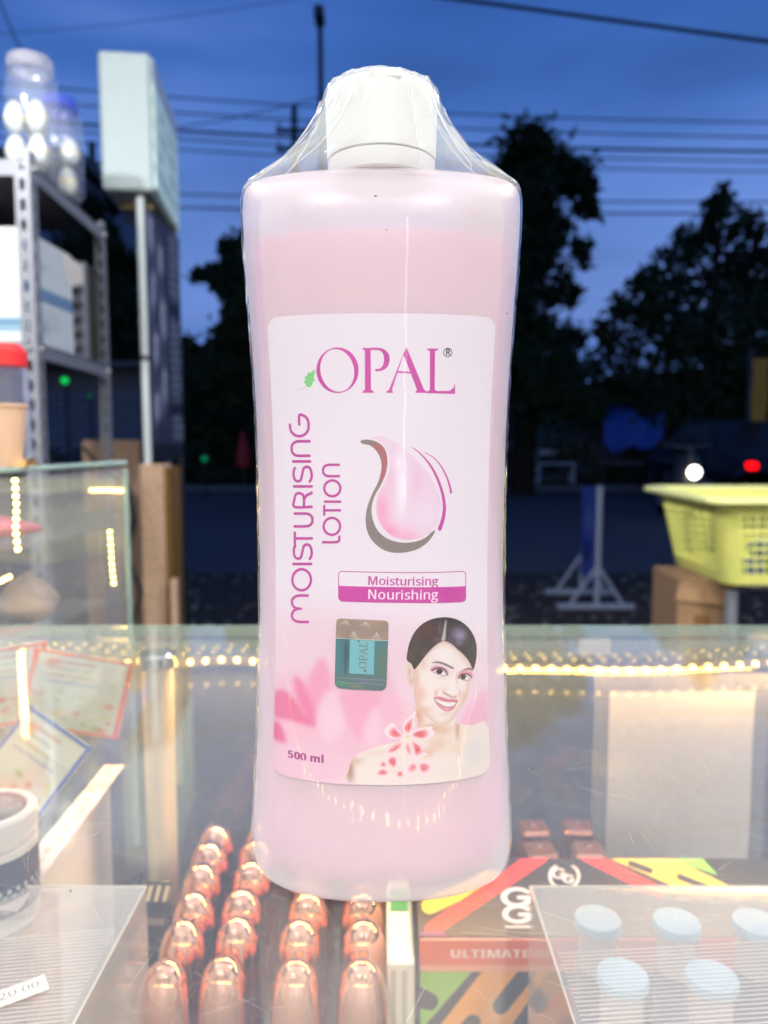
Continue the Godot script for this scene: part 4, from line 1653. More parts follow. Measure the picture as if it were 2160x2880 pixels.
	put(tp.done(), "packing_tape", mat(Color(0.52, 0.38, 0.22), 0.3), cb)
	var pi := thing("steel_stand", "grey tubular stand under the yellow basket's front", "stand", Vector3(0.0, GROUND, 0))
	for x in [at(2054, 1700, 1.97).x, 1.30]:
		for z in [-1.965, -2.2]:
			if x < 1.0 and z < -2.0:
				continue
			var m := MB.new()
			m.tube([Vector3(x, 0, z), Vector3(x, yb - GROUND - 0.021, z)], 0.0165, 14)
			put(m.done(), "leg", M.steel, pi)
	var bar := MB.new()
	bar.tube([Vector3(0.95, yb - GROUND - 0.0105, -1.965), Vector3(1.34, yb - GROUND - 0.0105, -1.965)], 0.01, 10)
	put(bar.done(), "cross_bar", M.steel, pi)
	var low := MB.new()
	low.span(Vector3(0.95, 0.55, -2.22), Vector3(1.34, 0.565, -1.95), 0.002)
	put(low.done(), "lower_shelf", M.steel_dark, pi)
	for i in 3:
		var m := MB.new()
		m.lathe([Vector2(0, 0), Vector2(0.03, 0.002), Vector2(0.042, 0.02), Vector2(0.038, 0.042), Vector2(0.016, 0.056), Vector2(0, 0.058)], 16)
		var o := put(m.done(), "bread_bun", mat([Color(0.86, 0.74, 0.56), Color(0.83, 0.66, 0.46), Color(0.88, 0.80, 0.66)][i], 0.7), null, Vector3(1.0 + i * 0.085, GROUND + 0.5665, -1.985 - 0.03 * (i % 2)))
		tag(o, ["pale round bun next to the grey stand's leg", "browned round bun in the middle of the stand's lower shelf", "whitish round bun at the far end of the stand's lower shelf"][i], "bun", "buns on the stand's lower shelf")


# ---------------------------------------------------------------- goods inside the counter

func paint_text(p: Paint, text: String, where: Vector2, height: float, c: Color, face := "Droid Sans", bold := false, turn := 0.0, stretch := 1.0, alpha := 1.0) -> void:
	# where = start of the baseline; height of the whole line's ink
	var ts := type_set(text, face, bold)
	var s: float = height / ts[1].y
	var list := []
	for tr in ts[0]:
		var o := PackedVector2Array()
		for q in tr:
			o.append(where + Vector2(q.x * s * stretch, -q.y * s).rotated(turn))
		list.append(o)
	p.polys(list, c, alpha)


func build_counter_goods() -> void:
	var shelf := -0.2215
	# rose gold domed bottles in four rows
	var rose := mat(lin(0.95, 0.55, 0.40), 0.06, 1.0)
	var cap := MB.new()
	var prof := [Vector2(0.0131, 0.042), Vector2(0.0133, 0.0665)]
	for k in range(1, 15):
		var q := PI / 2 * k / 14.0
		prof.append(Vector2(0.0133 * pow(cos(q), 0.8) + 0.00002, 0.0665 + 0.027 * sin(q)))
	cap.lathe(prof, 28)
	var capm := cap.done()
	var col := MB.new()
	col.lathe([Vector2(0.0106, 0.034), Vector2(0.0119, 0.035), Vector2(0.0119, 0.0415), Vector2(0.0108, 0.042)], 28)
	var body := MB.new()
	body.lathe([Vector2(0, 0.0), Vector2(0.0105, 0.0), Vector2(0.0115, 0.001), Vector2(0.0115, 0.033), Vector2(0.0105, 0.034), Vector2(0, 0.034)], 28)
	var bodym := body.done()
	var colm := col.done()
	var pinkm := mat(Color(0.62, 0.30, 0.34), 0.2)
	var xs := [[463, 513, 544, 566, 588, 606], [627, 666, 680, 708, 722, 738], [832, 842, 865, 872, 880, 888], [1018, 1023, 1018, 1026, 1028, 1030]]
	var ys := [2706, 2593, 2513, 2430, 2368, 2318]
	var proto: Node3D = null
	for c in 4:
		for r in 6:
			var tip := at_height(xs[c][r], ys[r] - (8 if c == 1 else 0), shelf + 0.0935)
			var where := Vector3(tip.x, shelf, tip.z)
			var says: String = "rose gold domed bottle, " + ["sixth", "fifth", "fourth", "third", "second", "first"][r] + " from front pane, " + ["row beside black sachet", "second row from black sachet", "second row from slim carton", "row along slim carton"][c]
			if proto == null:
				proto = thing("cosmetic_bottle", says, "bottle", where, 0.0, "rose gold domed bottles in rows")
				put(capm, "cap", rose, proto)
				put(colm, "collar", mat(lin(0.85, 0.40, 0.28), 0.25, 1.0), proto)
				put(bodym, "body", pinkm, proto)
			else:
				copy_of(proto, where, rng.randf(), says)
	# four square copper capped bottles near the front pane
	var cub := MB.new()
	cub.chamfer(Vector3(0, 0.082, 0), Vector3(0.0195, 0.022, 0.0195), 0.002)
	var cubm := cub.done()
	var sb := MB.new()
	sb.chamfer(Vector3(0, 0.035, 0), Vector3(0.021, 0.07, 0.021), 0.002)
	var sbm := sb.done()
	var knob := MB.new()
	knob.lathe([Vector2(0.0022, 0.0931), Vector2(0.002, 0.0945), Vector2(0, 0.095)], 10)
	var knm := knob.done()
	var copper := grained(Color(0.50, 0.34, 0.26), Color(0.66, 0.46, 0.36), 40.0, 0.28, 0.03, 51, 0.8)
	var spots := [[1502, 2322, "copper square capped bottle behind the striped carton, beside the front pane"], [1625, 2320, "copper square capped bottle next to the taped notice and front pane"], [1521, 2384, "copper square capped bottle touching the striped carton's rear edge"], [1655, 2384, "copper square capped bottle between the striped carton and the notice"]]
	for s in spots:
		var q := at_height(s[0], s[1], shelf + 0.093)
		var t := thing("square_bottle", s[2], "bottle", Vector3(q.x, shelf, maxf(q.z, -0.494)), rng.randf_range(-0.12, 0.12), "copper square capped bottles")
		put(cubm, "cap", copper, t)
		put(knm, "cap_stud", rose, t)
		put(sbm, "body", mat(Color(0.45, 0.10, 0.10), 0.25), t)
	striped_carton(shelf)
	# slim white carton between the bottles and the striped carton
	var sw := thing("slim_carton", "slim white carton with green end beside the rose gold bottles", "carton")
	var sm := MB.new()
	sm.span(Vector3(0.0015, shelf, -0.452), Vector3(0.0155, shelf + 0.088, -0.362), 0.0012)
	put(sm.done(), "box_body", mat(Color(0.84, 0.83, 0.76), 0.45), sw)
	var sg := MB.new()
	sg.span(Vector3(0.0035, shelf + 0.0881, -0.424), Vector3(0.0135, shelf + 0.0886, -0.404))
	put(sg.done(), "green_panel", mat(Color(0.20, 0.55, 0.28), 0.4), sw)
	for k in 2:
		var ln := MB.new()
		ln.span(Vector3(0.0015 + 0.0055 * k + 0.002, shelf + 0.004, -0.3618), Vector3(0.0015 + 0.0055 * k + 0.0045, shelf + 0.084, -0.3612))
		put(ln.done(), "fold_line", mat(Color(0.70, 0.69, 0.62), 0.5), sw)
	clear_boxes(shelf)
	left_goods(shelf)
	# notice in a plastic sleeve on the front pane
	var n := thing("paper_notice", "blank cream paper notice in a plastic sleeve on the front pane", "notice")
	var z := -0.5065
	var p00 := at(1700, 2425, 0.5065)
	var p11 := at(2114, 1943, 0.5065)
	var pm := MB.new()
	var rows := []
	for j in 7:
		var r := PackedVector3Array()
		for i in 7:
			r.append(Vector3(lerpf(p00.x, p11.x + 0.002, i / 6.0), lerpf(p00.y, p11.y, j / 6.0), z + 0.0012 + 0.0006 * sin(i * 1.1 + j)))
		rows.append(r)
	pm.sheet(rows)
	put(pm.done(), "sheet", grained(Color(0.90, 0.87, 0.82), Color(0.95, 0.92, 0.88), 12.0, 0.7, 0.02, 61), n)
	var sl := MB.new()
	sl.span(Vector3(p00.x - 0.011, p00.y - 0.006, z + 0.0022), Vector3(p11.x + 0.011, p11.y + 0.013, z + 0.0026))
	put(sl.done(), "sleeve", pane(0.12, Color(0.88, 0.85, 0.78), 0.12), n)
	var tp := MB.new()
	tp.span(at(1626, 1840, 0.5065) + Vector3(0, 0, 0.001), at(1716, 1795, 0.5065) + Vector3(0, 0, 0.0016))
	var to := put(tp.done(), "adhesive_tape", milky(0.4, Color(0.82, 0.82, 0.76), 0.4))
	tag(to, "short strip of pale tape on the front pane's top", "tape")


func plane_paint(p: Paint, o: Vector3, ux: Vector3, uy: Vector3, view_pts: Array) -> PackedVector2Array:
	# photograph points (in the 1659-wide view) to places on a printed face with corner o and edges ux (right) and uy (down)
	var out := PackedVector2Array()
	var n := ux.cross(uy).normalized()
	for q in view_pts:
		var d := at(q[0] * 1.302, q[1] * 1.302, 1.0) - EYE
		var hit := EYE + d * (n.dot(o - EYE) / n.dot(d))
		out.append(Vector2((hit - o).dot(ux) / ux.length_squared() * p.w, (hit - o).dot(uy) / uy.length_squared() * p.h))
	return out


func pill(a: Array, b: Array, wd: float) -> Array:
	# a stroke with round ends in view pixels
	var p := Vector2(a[0], a[1])
	var q := Vector2(b[0], b[1])
	var d := (q - p).normalized()
	var e := Vector2(-d.y, d.x) * wd / 2
	var out := []
	for k in 7:
		var v := q + e.rotated(-PI * k / 6.0)
		out.append([v.x, v.y])
	for k in 7:
		var v := p - e.rotated(-PI * k / 6.0)
		out.append([v.x, v.y])
	return out


func striped_carton(shelf: float) -> void:
	var x0 := 0.0178
	var x1 := 0.236
	var yt := -0.1265
	var zf := -0.372
	var zb := -0.446
	var t := thing("striped_carton", "black carton with red, yellow and green diagonal stripes inside the counter", "carton")
	var b := MB.new()
	b.span(Vector3(x0, shelf, zb), Vector3(x1, yt - 0.0006, zf), 0.0008)
	put(b.done(), "box_body", mat(Color(0.13, 0.12, 0.12), 0.4), t)
	var blk := Color(0.16, 0.145, 0.14)
	var red := Color(0.82, 0.20, 0.17)
	var yel := Color(0.88, 0.74, 0.24)
	var ora := Color(0.90, 0.62, 0.24)
	var grn := Color(0.55, 0.74, 0.22)
	# top print
	var p := Paint.new(700, 240, blk)
	var o := Vector3(x0, yt, zb)
	var ux := Vector3(x1 - x0, 0, 0)
	var uy := Vector3(0, 0, zf - zb)
	var dr := func(pts: Array, c: Color) -> void:
		p.poly(plane_paint(p, o, ux, uy, pts), c)
	dr.call(pill([926, 1957], [1060, 1895], 36), yel)
	dr.call(pill([932, 2008], [1170, 1845], 34), red)
	dr.call(pill([1262, 1845], [1420, 1925], 26), red)
	dr.call([[1300, 1846], [1440, 1846], [1600, 1925], [1480, 1925]], yel)
	dr.call(pill([1362, 1864], [1405, 1880], 13), blk)
	dr.call(pill([1468, 1893], [1540, 1922], 13), blk)
	dr.call([[1440, 1846], [1510, 1846], [1552, 1890], [1500, 1872]], Color(0.50, 0.78, 0.22))
	dr.call(pill([905, 2022], [955, 2022], 16), Color(0.45, 0.15, 0.42))
	var white := Color(0.80, 0.79, 0.82)
	for s in [[1187, 1], [1250, -1]]:
		var arc := []
		for k in 7:
			var a := lerpf(-1.15, 1.15, k / 6.0)
			arc.append([s[0] + s[1] * 14 * (1.0 - cos(a)) * 1.6, 1892 + 24 * sin(a)])
		p.stroke(plane_paint(p, o, ux, uy, arc), 6.0, white)
	var ring := func(cx: float, cy: float, rx: float, ry: float, wd: float) -> void:
		var pts := []
		for k in 17:
			var a := deg_to_rad(lerpf(-40, -330, k / 16.0))
			pts.append([cx + rx * cos(a), cy - ry * sin(-a)])
		pts.append([cx + rx * 0.9, cy + 1])
		pts.append([cx + rx * 0.2, cy + 1])
		p.stroke(plane_paint(p, o, ux, uy, pts), wd, white)
	ring.call(1207, 1886, 13, 10, 6.0)
	ring.call(1228, 1898, 10, 8, 6.0)
	ring.call(1116, 1938, 29, 18, 11.0)
	ring.call(1118, 1975, 28, 17, 10.0)
	p.stroke(plane_paint(p, o, ux, uy, [[1094, 2003], [1145, 2003]]), 6.0, white)
	for k in 9:
		p.blob(plane_paint(p, o, ux, uy, [[1360 + k * 17, 1857 + (k % 2)]])[0], 7, 5, Color(0.72, 0.72, 0.66), 0.7)
	var tm := MB.new()
	tm.span(Vector3(x0 + 0.0005, yt - 0.0006, zb + 0.0005), Vector3(x1 - 0.0005, yt, zf - 0.0005))
	put(tm.done(), "top_print", printed(p.image(), 0.35), t)
	# orange lip along the near edge
	var lip := Paint.new(1024, 112, Color(0.86, 0.42, 0.27))
	var word := type_set("ULTIMATE", "Droid Sans", true)
	paint_text(lip, "ULTIMATE", Vector2(76, 62), 27.0, Color(0.93, 0.88, 0.84), "Droid Sans", true, 0.0, 190.0 / (word[1].x * 27.0 / word[1].y))
	lip.poly(rect(0, 88, 1024, 112), Color(0.90, 0.62, 0.46))
	var lm := MB.new()
	lm.span(Vector3(x0 + 0.0004, yt - 0.0185, zf + 0.0001), Vector3(x1 - 0.0004, yt - 0.0004, zf + 0.0016), 0.0006)
	put(lm.done(), "orange_lip", printed(lip.image(), 0.3), t)
	# front print
	var fp := Paint.new(700, 230, blk)
	var fo := Vector3(x0, yt - 0.0187, zf + 0.001)
	var fx := Vector3(x1 - x0, 0, 0)
	var fy := Vector3(0, shelf - (yt - 0.0187), 0)
	var fd := func(pts: Array, c: Color) -> void:
		fp.poly(plane_paint(fp, fo, fx, fy, pts), c)
	fd.call([[905, 2086], [1030, 2086], [905, 2230]], grn)
	fd.call([[1050, 2086], [1195, 2086], [1060, 2280], [900, 2280]], ora)
	fd.call(pill([1140, 2100], [1080, 2175], 36), blk)
	fd.call(pill([1020, 2210], [960, 2280], 34), blk)
	fd.call(pill([895, 2150], [925, 2165], 40), blk)
	fd.call([[1195, 2150], [1330, 2086], [1400, 2086], [1180, 2300], [1080, 2300]], red)
	var fm := MB.new()
	fm.span(Vector3(x0 + 0.0005, shelf + 0.001, zf + 0.0001), Vector3(x1 - 0.0005, yt - 0.0187, zf + 0.0008))
	put(fm.done(), "front_print", printed(fp.image(), 0.35), t)


func clear_boxes(shelf: float) -> void:
	# frosted clear boxes nearest the seller, one with blue topped vials
	var lid := pane(0.30, Color(0.86, 0.86, 0.85), 0.10)
	var wall := pane(0.26, Color(0.84, 0.83, 0.80), 0.14)
	var ridge := milky(0.55, Color(0.92, 0.91, 0.88), 0.3)
	var defs := [[Vector3(0.071, 0, -0.354), Vector3(0.262, 0, -0.236), "frosted clear box of blue topped vials inside the counter"], [Vector3(-0.232, 0, -0.354), Vector3(-0.1155, 0, -0.236), "frosted clear box with price sticker inside the counter"]]
	var top := -0.0885
	for k in 2:
		var d: Array = defs[k]
		var lo: Vector3 = d[0]
		var hi: Vector3 = d[1]
		var t := thing("clear_box", d[2], "box")
		var w := MB.new()
		w.quad(Vector3(lo.x, shelf, hi.z), Vector3(hi.x, shelf, hi.z), Vector3(hi.x, top, hi.z), Vector3(lo.x, top, hi.z))
		w.quad(Vector3(hi.x, shelf, lo.z), Vector3(lo.x, shelf, lo.z), Vector3(lo.x, top, lo.z), Vector3(hi.x, top, lo.z))
		w.quad(Vector3(lo.x, shelf, lo.z), Vector3(lo.x, shelf, hi.z), Vector3(lo.x, top, hi.z), Vector3(lo.x, top, lo.z))
		w.quad(Vector3(hi.x, shelf, hi.z), Vector3(hi.x, shelf, lo.z), Vector3(hi.x, top, lo.z), Vector3(hi.x, top, hi.z))
		put(w.done(), "side_walls", wall, t)
		var l := MB.new()
		var rows := []
		for j in 9:
			var r := PackedVector3Array()
			for i in 9:
				var u := i / 8.0
				var v := j / 8.0
				r.append(Vector3(lerpf(lo.x, hi.x, u), top + 0.0022 * sin(PI * u) * sin(PI * v), lerpf(hi.z, lo.z, v)))
			rows.append(r)
		l.sheet(rows)
		put(l.done(), "lid", lid, t)
		var fr := MB.new()
		fr.tube([Vector3(lo.x, top, lo.z), Vector3(hi.x, top, lo.z), Vector3(hi.x, top, hi.z), Vector3(lo.x, top, hi.z), Vector3(lo.x, top, lo.z)], 0.0006, 6, false)
		put(fr.done(), "crease", milky(0.6, Color(0.9, 0.89, 0.84), 0.3), t)
		# fine ribs pressed into the lid
		var rb := MB.new()
		for q in 34:
			var u := q / 33.0
			var z := lerpf(hi.z - 0.002, lerpf(hi.z, lo.z, 0.66), u)
			rb.quad(Vector3(lo.x + 0.002, top + 0.0024, z + 0.012), Vector3(hi.x - 0.002, top + 0.0024, z - 0.004), Vector3(hi.x - 0.002, top + 0.0024, z - 0.0044), Vector3(lo.x + 0.002, top + 0.0024, z + 0.0116))
		var ro := put(rb.done(), "lid_ribbing", ridge, t)
		ro.set_meta("kind", "stuff")
		if k == 1:
			var sp := Paint.new(180, 90, Color(0.90, 0.89, 0.86))
			sp.poly(rect(0, 4, 180, 7), Color(0.80, 0.58, 0.55))
			sp.poly(rect(0, 62, 150, 65), Color(0.80, 0.52, 0.48))
			paint_text(sp, "$20 00", Vector2(10, 60), 42.0, Color(0.26, 0.25, 0.29))
			var c := at_height(48, 2792, top + 0.003)
			var sm := MB.new()
			sm.chamfer(Vector3.ZERO, Vector3(0.0215, 0.0003, 0.0096), 0.0)
			var so := put(sm.done(), "price_sticker", printed(sp.image(), 0.5), t, c)
			so.rotation.y = 0.6
	# vials
	var cap := MB.new()
	cap.lathe([Vector2(0.0095, 0.1195), Vector2(0.0108, 0.1197), Vector2(0.0108, 0.1228), Vector2(0.0104, 0.1236), Vector2(0.0, 0.1238)], 28)
	var body := MB.new()
	body.lathe([Vector2(0, 0.0), Vector2(0.0088, 0.0), Vector2(0.0092, 0.002), Vector2(0.0092, 0.119), Vector2(0.0, 0.119)], 24)
	var band := MB.new()
	band.lathe([Vector2(0.0094, 0.02), Vector2(0.0094, 0.1)], 24)
	var bm := body.done()
	var cm := cap.done()
	var bd := band.done()
	var proto: Node3D = null
	for s in [[1681, 2580], [1904, 2588], [2129, 2590], [1751, 2738], [2002, 2742], [2250, 2745], [1840, 2950], [1600, 2735]]:
		if s[0] == 1600 or s[1] == 2950:
			continue
		var q := at_height(s[0], s[1], shelf + 0.1238)
		var where := Vector3(q.x, shelf, q.z)
		var says: String = "blue topped vial, " + {1681: "first from its inner wall in the row by the striped carton", 1904: "second from its inner wall in the row by the striped carton", 2129: "third from its inner wall in the row by the striped carton", 1751: "first from its inner wall in the seller's row", 2002: "second from its inner wall in the seller's row", 2250: "third from its inner wall in the seller's row"}[s[0]]
		if proto == null:
			proto = thing("perfume_vial", says, "vial", where, 0.0, "blue topped vials in the frosted box")
			put(cm, "cap", mat(Color(0.58, 0.72, 0.80), 0.35), proto)
			put(bm, "tube", mat(Color(0.72, 0.68, 0.66), 0.15), proto)
			put(bd, "paper_band", mat(Color(0.50, 0.46, 0.50), 0.5), proto)
		else:
			copy_of(proto, where, 0.0, says)


func left_goods(shelf: float) -> void:
	# cream jar with white lid and black checked band
	var c := at_height(-34, 2272, -0.052)
	var foot := -0.109
	var ped := MB.new()
	ped.span(Vector3(c.x - 0.03, shelf, c.z - 0.024), Vector3(c.x + 0.022, foot - 0.0006, c.z + 0.014), 0.001)
	tag(put(ped.done(), "plain_carton", M.carton), "plain brown carton under the cream jar inside the counter", "carton")
	var j := thing("cream_jar", "round cream jar with white lid and black checked band inside the counter", "jar", Vector3(c.x, foot, c.z))
	j.scale = Vector3.ONE * 0.84
	var h := (-0.052 - foot) / 0.84
	var b := MB.new()
	b.lathe([Vector2(0, 0), Vector2(0.0245, 0), Vector2(0.026, 0.002), Vector2(0.026, h * 0.72), Vector2(0.0245, h * 0.74)], 36)
	put(b.done(), "body", mat(Color(0.80, 0.78, 0.72), 0.3), j)
	var l := MB.new()
	l.lathe([Vector2(0.0245, h * 0.745), Vector2(0.0262, h * 0.75), Vector2(0.0265, h * 0.82), Vector2(0.0255, h * 0.83), Vector2(0.0265, h * 0.84), Vector2(0.0265, h * 0.975), Vector2(0.0252, h), Vector2(0.0215, h), Vector2(0.021, h * 0.985), Vector2(0, h * 0.985)], 36)
	put(l.done(), "lid", mat(Color(0.83, 0.81, 0.75), 0.35), j)
	var dp := Paint.new(128, 128, Color(0.42, 0.38, 0.32))
	var r := RandomNumberGenerator.new()
	r.seed = 12
	for k in 24:
		dp.poly(PackedVector2Array([Vector2(r.randf() * 128, r.randf() * 128), Vector2(r.randf() * 128, r.randf() * 128), Vector2(r.randf() * 128, r.randf() * 128)]), Color(0.75, 0.72, 0.66).lerp(Color(0.12, 0.11, 0.1), r.randf()), 0.7)
	var disc := MB.new()
	disc.lathe([Vector2(0.0205, h * 0.9855), Vector2(0.0205, h * 0.992), Vector2(0, h * 0.992)], 36)
	put(disc.done(), "lid_disc", printed(dp.image(), 0.25), j)
	var bp := Paint.new(512, 64, Color(0.11, 0.11, 0.13))
	for y in 4:
		for x in 64:
			if (x + y) % 2 == 0:
				bp.poly(rect(x * 8, 32 + y * 7, x * 8 + 7, 38 + y * 7), Color(0.62, 0.64, 0.62))
	var band := MB.new()
	band.lathe([Vector2(0.0262, h * 0.18), Vector2(0.0262, h * 0.66)], 36)
	put(band.done(), "checked_band", printed(bp.image(), 0.4), j)
	# white tray whose spotted rim runs towards the front pane
	var tr := thing("paper_tray", "long white tray with pink spotted rim beside the cream jar", "tray")
	var tp := Paint.new(320, 40, Color(0.86, 0.80, 0.76))
	for k in 14:
		tp.blob(Vector2(14 + k * 23, 20 + 5 * sin(k * 2.1)), 8, 5, Color(0.80, 0.48, 0.40) if k % 3 else Color(0.78, 0.62, 0.36), 0.75)
	var rim := MB.new()
	rim.quad(Vector3(-0.1845, -0.0915, -0.34), Vector3(-0.1715, -0.0915, -0.34), Vector3(-0.1755, -0.0915, -0.5), Vector3(-0.1885, -0.0915, -0.5), Vector2(0, 1), Vector2(0, 0), Vector2(1, 0), Vector2(1, 1))
	rim.quad(Vector3(-0.1885, -0.0925, -0.5), Vector3(-0.1755, -0.0925, -0.5), Vector3(-0.1715, -0.0925, -0.34), Vector3(-0.1845, -0.0925, -0.34))
	put(rim.done(), "spotted_rim", printed(tp.image(), 0.5), tr)
	var side := MB.new()
	side.span(Vector3(-0.189, shelf, -0.5), Vector3(-0.186, -0.0928, -0.372))
	put(side.done(), "side_wall", mat(Color(0.78, 0.76, 0.72), 0.6), tr)
	# sachet cards propped above the tray
	card(at(78, 2165, 0.44), 0.046, 0.060, -0.66, -0.30, "sachet card with blue border propped above the spotted tray", Color(0.16, 0.30, 0.66), 5)
	card(at(215, 1950, 0.470), 0.062, 0.048, -0.22, -0.25, "sachet card with orange border hanging by the front pane", Color(0.86, 0.42, 0.24), 6)
	card(at(20, 1930, 0.485), 0.055, 0.050, 0.12, -0.15, "sachet card with red border behind the blue bordered card", Color(0.78, 0.30, 0.22), 7)
	# little striped black sachet
	var sp := Paint.new(64, 96, Color(0.10, 0.10, 0.10))
	for k in 3:
		sp.poly(PackedVector2Array([Vector2(10 + k * 20, 8), Vector2(20 + k * 20, 8), Vector2(14 + k * 20, 34), Vector2(4 + k * 20, 34)]), Color(0.80, 0.76, 0.60))
	sp.poly(rect(8, 60, 56, 72), Color(0.45, 0.42, 0.38))
	var sm := MB.new()
	sm.chamfer(Vector3.ZERO, Vector3(0.017, 0.034, 0.0024), 0.0008, Basis(Vector3.RIGHT, -0.5))
	var q := at_height(440, 2560, shelf + 0.052)
	var so := put(sm.done(), "black_sachet", printed(sp.image(), 0.35), null, Vector3(q.x, shelf + 0.052, q.z))
	tag(so, "small black sachet with pale stripes leaning by the rose gold bottles", "sachet")
	var pb := MB.new()
	pb.span(Vector3(q.x - 0.014, shelf, q.z - 0.02), Vector3(q.x + 0.012, shelf + 0.0365, q.z + 0.016), 0.001)
	var po := put(pb.done(), "black_carton", mat(Color(0.12, 0.12, 0.12), 0.4))
	tag(po, "small black carton under the striped sachet", "carton")
	# dark round dish by the post
	var dsh := MB.new()
	dsh.lathe([Vector2(0, 0.0), Vector2(0.016, 0.0), Vector2(0.021, 0.02), Vector2(0.0215, 0.02), Vector2(0.019, 0.0195), Vector2(0.0145, 0.003), Vector2(0, 0.003)], 28)
	var dq := at_height(330, 2440, shelf + 0.02)
	var dd := put(dsh.done(), "round_dish", mat(Color(0.22, 0.16, 0.13), 0.3), null, Vector3(dq.x, shelf, dq.z))
	tag(dd, "dark round dish on the counter's shelf beside the post", "dish")


func card(where: Vector3, w: float, h: float, roll: float, lean: float, label: String, edge: Color, seed_: int) -> void:
	var p := Paint.new(150, 210, edge)
	p.poly(rect(9, 9, 141, 201), Color(0.78, 0.79, 0.70))
	var r := RandomNumberGenerator.new()
	r.seed = seed_
	p.poly(rect(14, 14, 136, 60), Color(0.84, 0.84, 0.76))
	for k in 24:
		p.blob(Vector2(r.randf_range(18, 132), r.randf_range(105, 195)), r.randf_range(5, 13), r.randf_range(4, 11), [Color(0.78, 0.42, 0.34), Color(0.55, 0.64, 0.36), Color(0.82, 0.72, 0.42), Color(0.80, 0.80, 0.74)][k % 4], 0.8, r.randf() * 3)
	for k in 4:
		p.poly(rect(24, 24 + k * 18, 80 + r.randf() * 44, 31 + k * 18), [Color(0.72, 0.46, 0.30), Color(0.60, 0.66, 0.44), Color(0.70, 0.60, 0.34), Color(0.5, 0.55, 0.66)][k], 0.55, 1)
	p.blob(Vector2(32, 34), 14, 14, Color(0.84, 0.50, 0.30), 0.8)
	var b := MB.new()
	b.chamfer(Vector3.ZERO, Vector3(w, h, 0.0014), 0.0005)
	var o := put(b.done(), "sachet_card", printed(p.image(), 0.35), null, where)
	o.basis = Basis(Vector3.UP, 0.2) * Basis(Vector3.RIGHT, lean) * Basis(Vector3.BACK, roll)
	tag(o, label, "card", "sachet cards")


# ---------------------------------------------------------------- the lotion bottle

const HALF := [[0.0, 0.0364], [0.0008, 0.0374], [0.002, 0.0381], [0.005, 0.0387], [0.012, 0.0388], [0.025, 0.0380], [0.040, 0.0371], [0.067, 0.0360], [0.094, 0.0356], [0.121, 0.0357], [0.1345, 0.0360], [0.148, 0.0366], [0.161, 0.0373], [0.173, 0.0381], [0.184, 0.0387], [0.190, 0.0389], [0.1945, 0.0388], [0.1965, 0.0382], [0.1978, 0.0368], [0.1984, 0.0340], [0.1988, 0.0290], [0.1991, 0.0220], [0.1994, 0.0128]]


func half_width(h: float) -> float:
	for k in HALF.size() - 1:
		if h <= HALF[k + 1][0]:
			return lerpf(HALF[k][1], HALF[k + 1][1], clampf((h - HALF[k][0]) / (HALF[k + 1][0] - HALF[k][0]), 0, 1))
	return HALF[-1][1]


func half_depth(h: float) -> float:
	# the shoulder rounds off towards the front and back sooner than at the flanks
	var steps := [[0.184, 0.02515], [0.1875, 0.0246], [0.190, 0.0236], [0.1925, 0.0219], [0.1945, 0.0203], [0.1965, 0.0181], [0.198, 0.0158], [0.1988, 0.0142], [0.1994, 0.0128]]
	if h <= steps[0][0]:
		return half_width(h) * 0.65
	for k in steps.size() - 1:
		if h <= steps[k + 1][0]:
			return lerpf(steps[k][1], steps[k + 1][1], (h - steps[k][0]) / (steps[k + 1][0] - steps[k][0]))
	return 0.0128


const SQUARE := 2.3   # how boxy the oval is


func wall_point(t: float, h: float, off := 0.0) -> Vector3:
	# on the front of the bottle: t = share of the half width
	var a := half_width(h)
	var b := half_depth(h)
	var f := func(tt: float) -> Vector2: return Vector2(tt * a, b * pow(maxf(1.0 - pow(absf(tt), SQUARE), 0.0), 1.0 / SQUARE))
	var p: Vector2 = f.call(t)
	var d: Vector2 = f.call(minf(t + 0.01, 1.0)) - f.call(maxf(t - 0.01, -1.0))
	var n := Vector2(-d.y, d.x).normalized()
	return Vector3(p.x + n.x * off, h, p.y + n.y * off)


func wall_ring(h: float, off: float, seg: int, sq := SQUARE) -> PackedVector3Array:
	var a := half_width(h) + off
	var b := half_depth(h) + off
	var out := PackedVector3Array()
	for i in seg + 1:
		var q := TAU * i / seg
		out.append(Vector3(a * signf(sin(q)) * pow(absf(sin(q)), 2.0 / sq), h, b * signf(cos(q)) * pow(absf(cos(q)), 2.0 / sq)))
	return out


const LABEL_T := 0.815
const LABEL_TOP := 0.1596
const LABEL_LOW := 0.0342


func on_label(view: Vector2, p: Paint) -> Vector2:
	# photograph point (in the 1659-wide view) to a place on the label's print
	var dist := -BOTTLE_Z - 0.0235
	var hit := Vector3.ZERO
	for k in 4:
		hit = at(view.x * 1.302 + 7.0, view.y * 1.302, dist)
		var t := clampf(hit.x / half_width(hit.y), -0.97, 0.97)
		dist = -BOTTLE_Z - wall_point(t, clampf(hit.y, 0.01, 0.19)).z
	var tt := hit.x / half_width(hit.y)
	return Vector2((tt / LABEL_T * 0.5 + 0.5) * p.w, (LABEL_TOP - hit.y) / (LABEL_TOP - LABEL_LOW) * p.h)


# points traced in enlargements of the photograph: top half of the label, lower half, portrait
func z2(p: Paint, pts: Array) -> PackedVector2Array:
	return trace(p, pts, 740.0, 880.0, 2.5136)


func z3(p: Paint, pts: Array) -> PackedVector2Array:
	return trace(p, pts, 740.0, 1540.0, 2.5136)


func zl(p: Paint, pts: Array) -> PackedVector2Array:
	return trace(p, pts, 731.0, 1659.0, 2.4578)


func z7(p: Paint, pts: Array) -> PackedVector2Array:
	return trace(p, pts, 1100.0, 1720.0, 4.607)


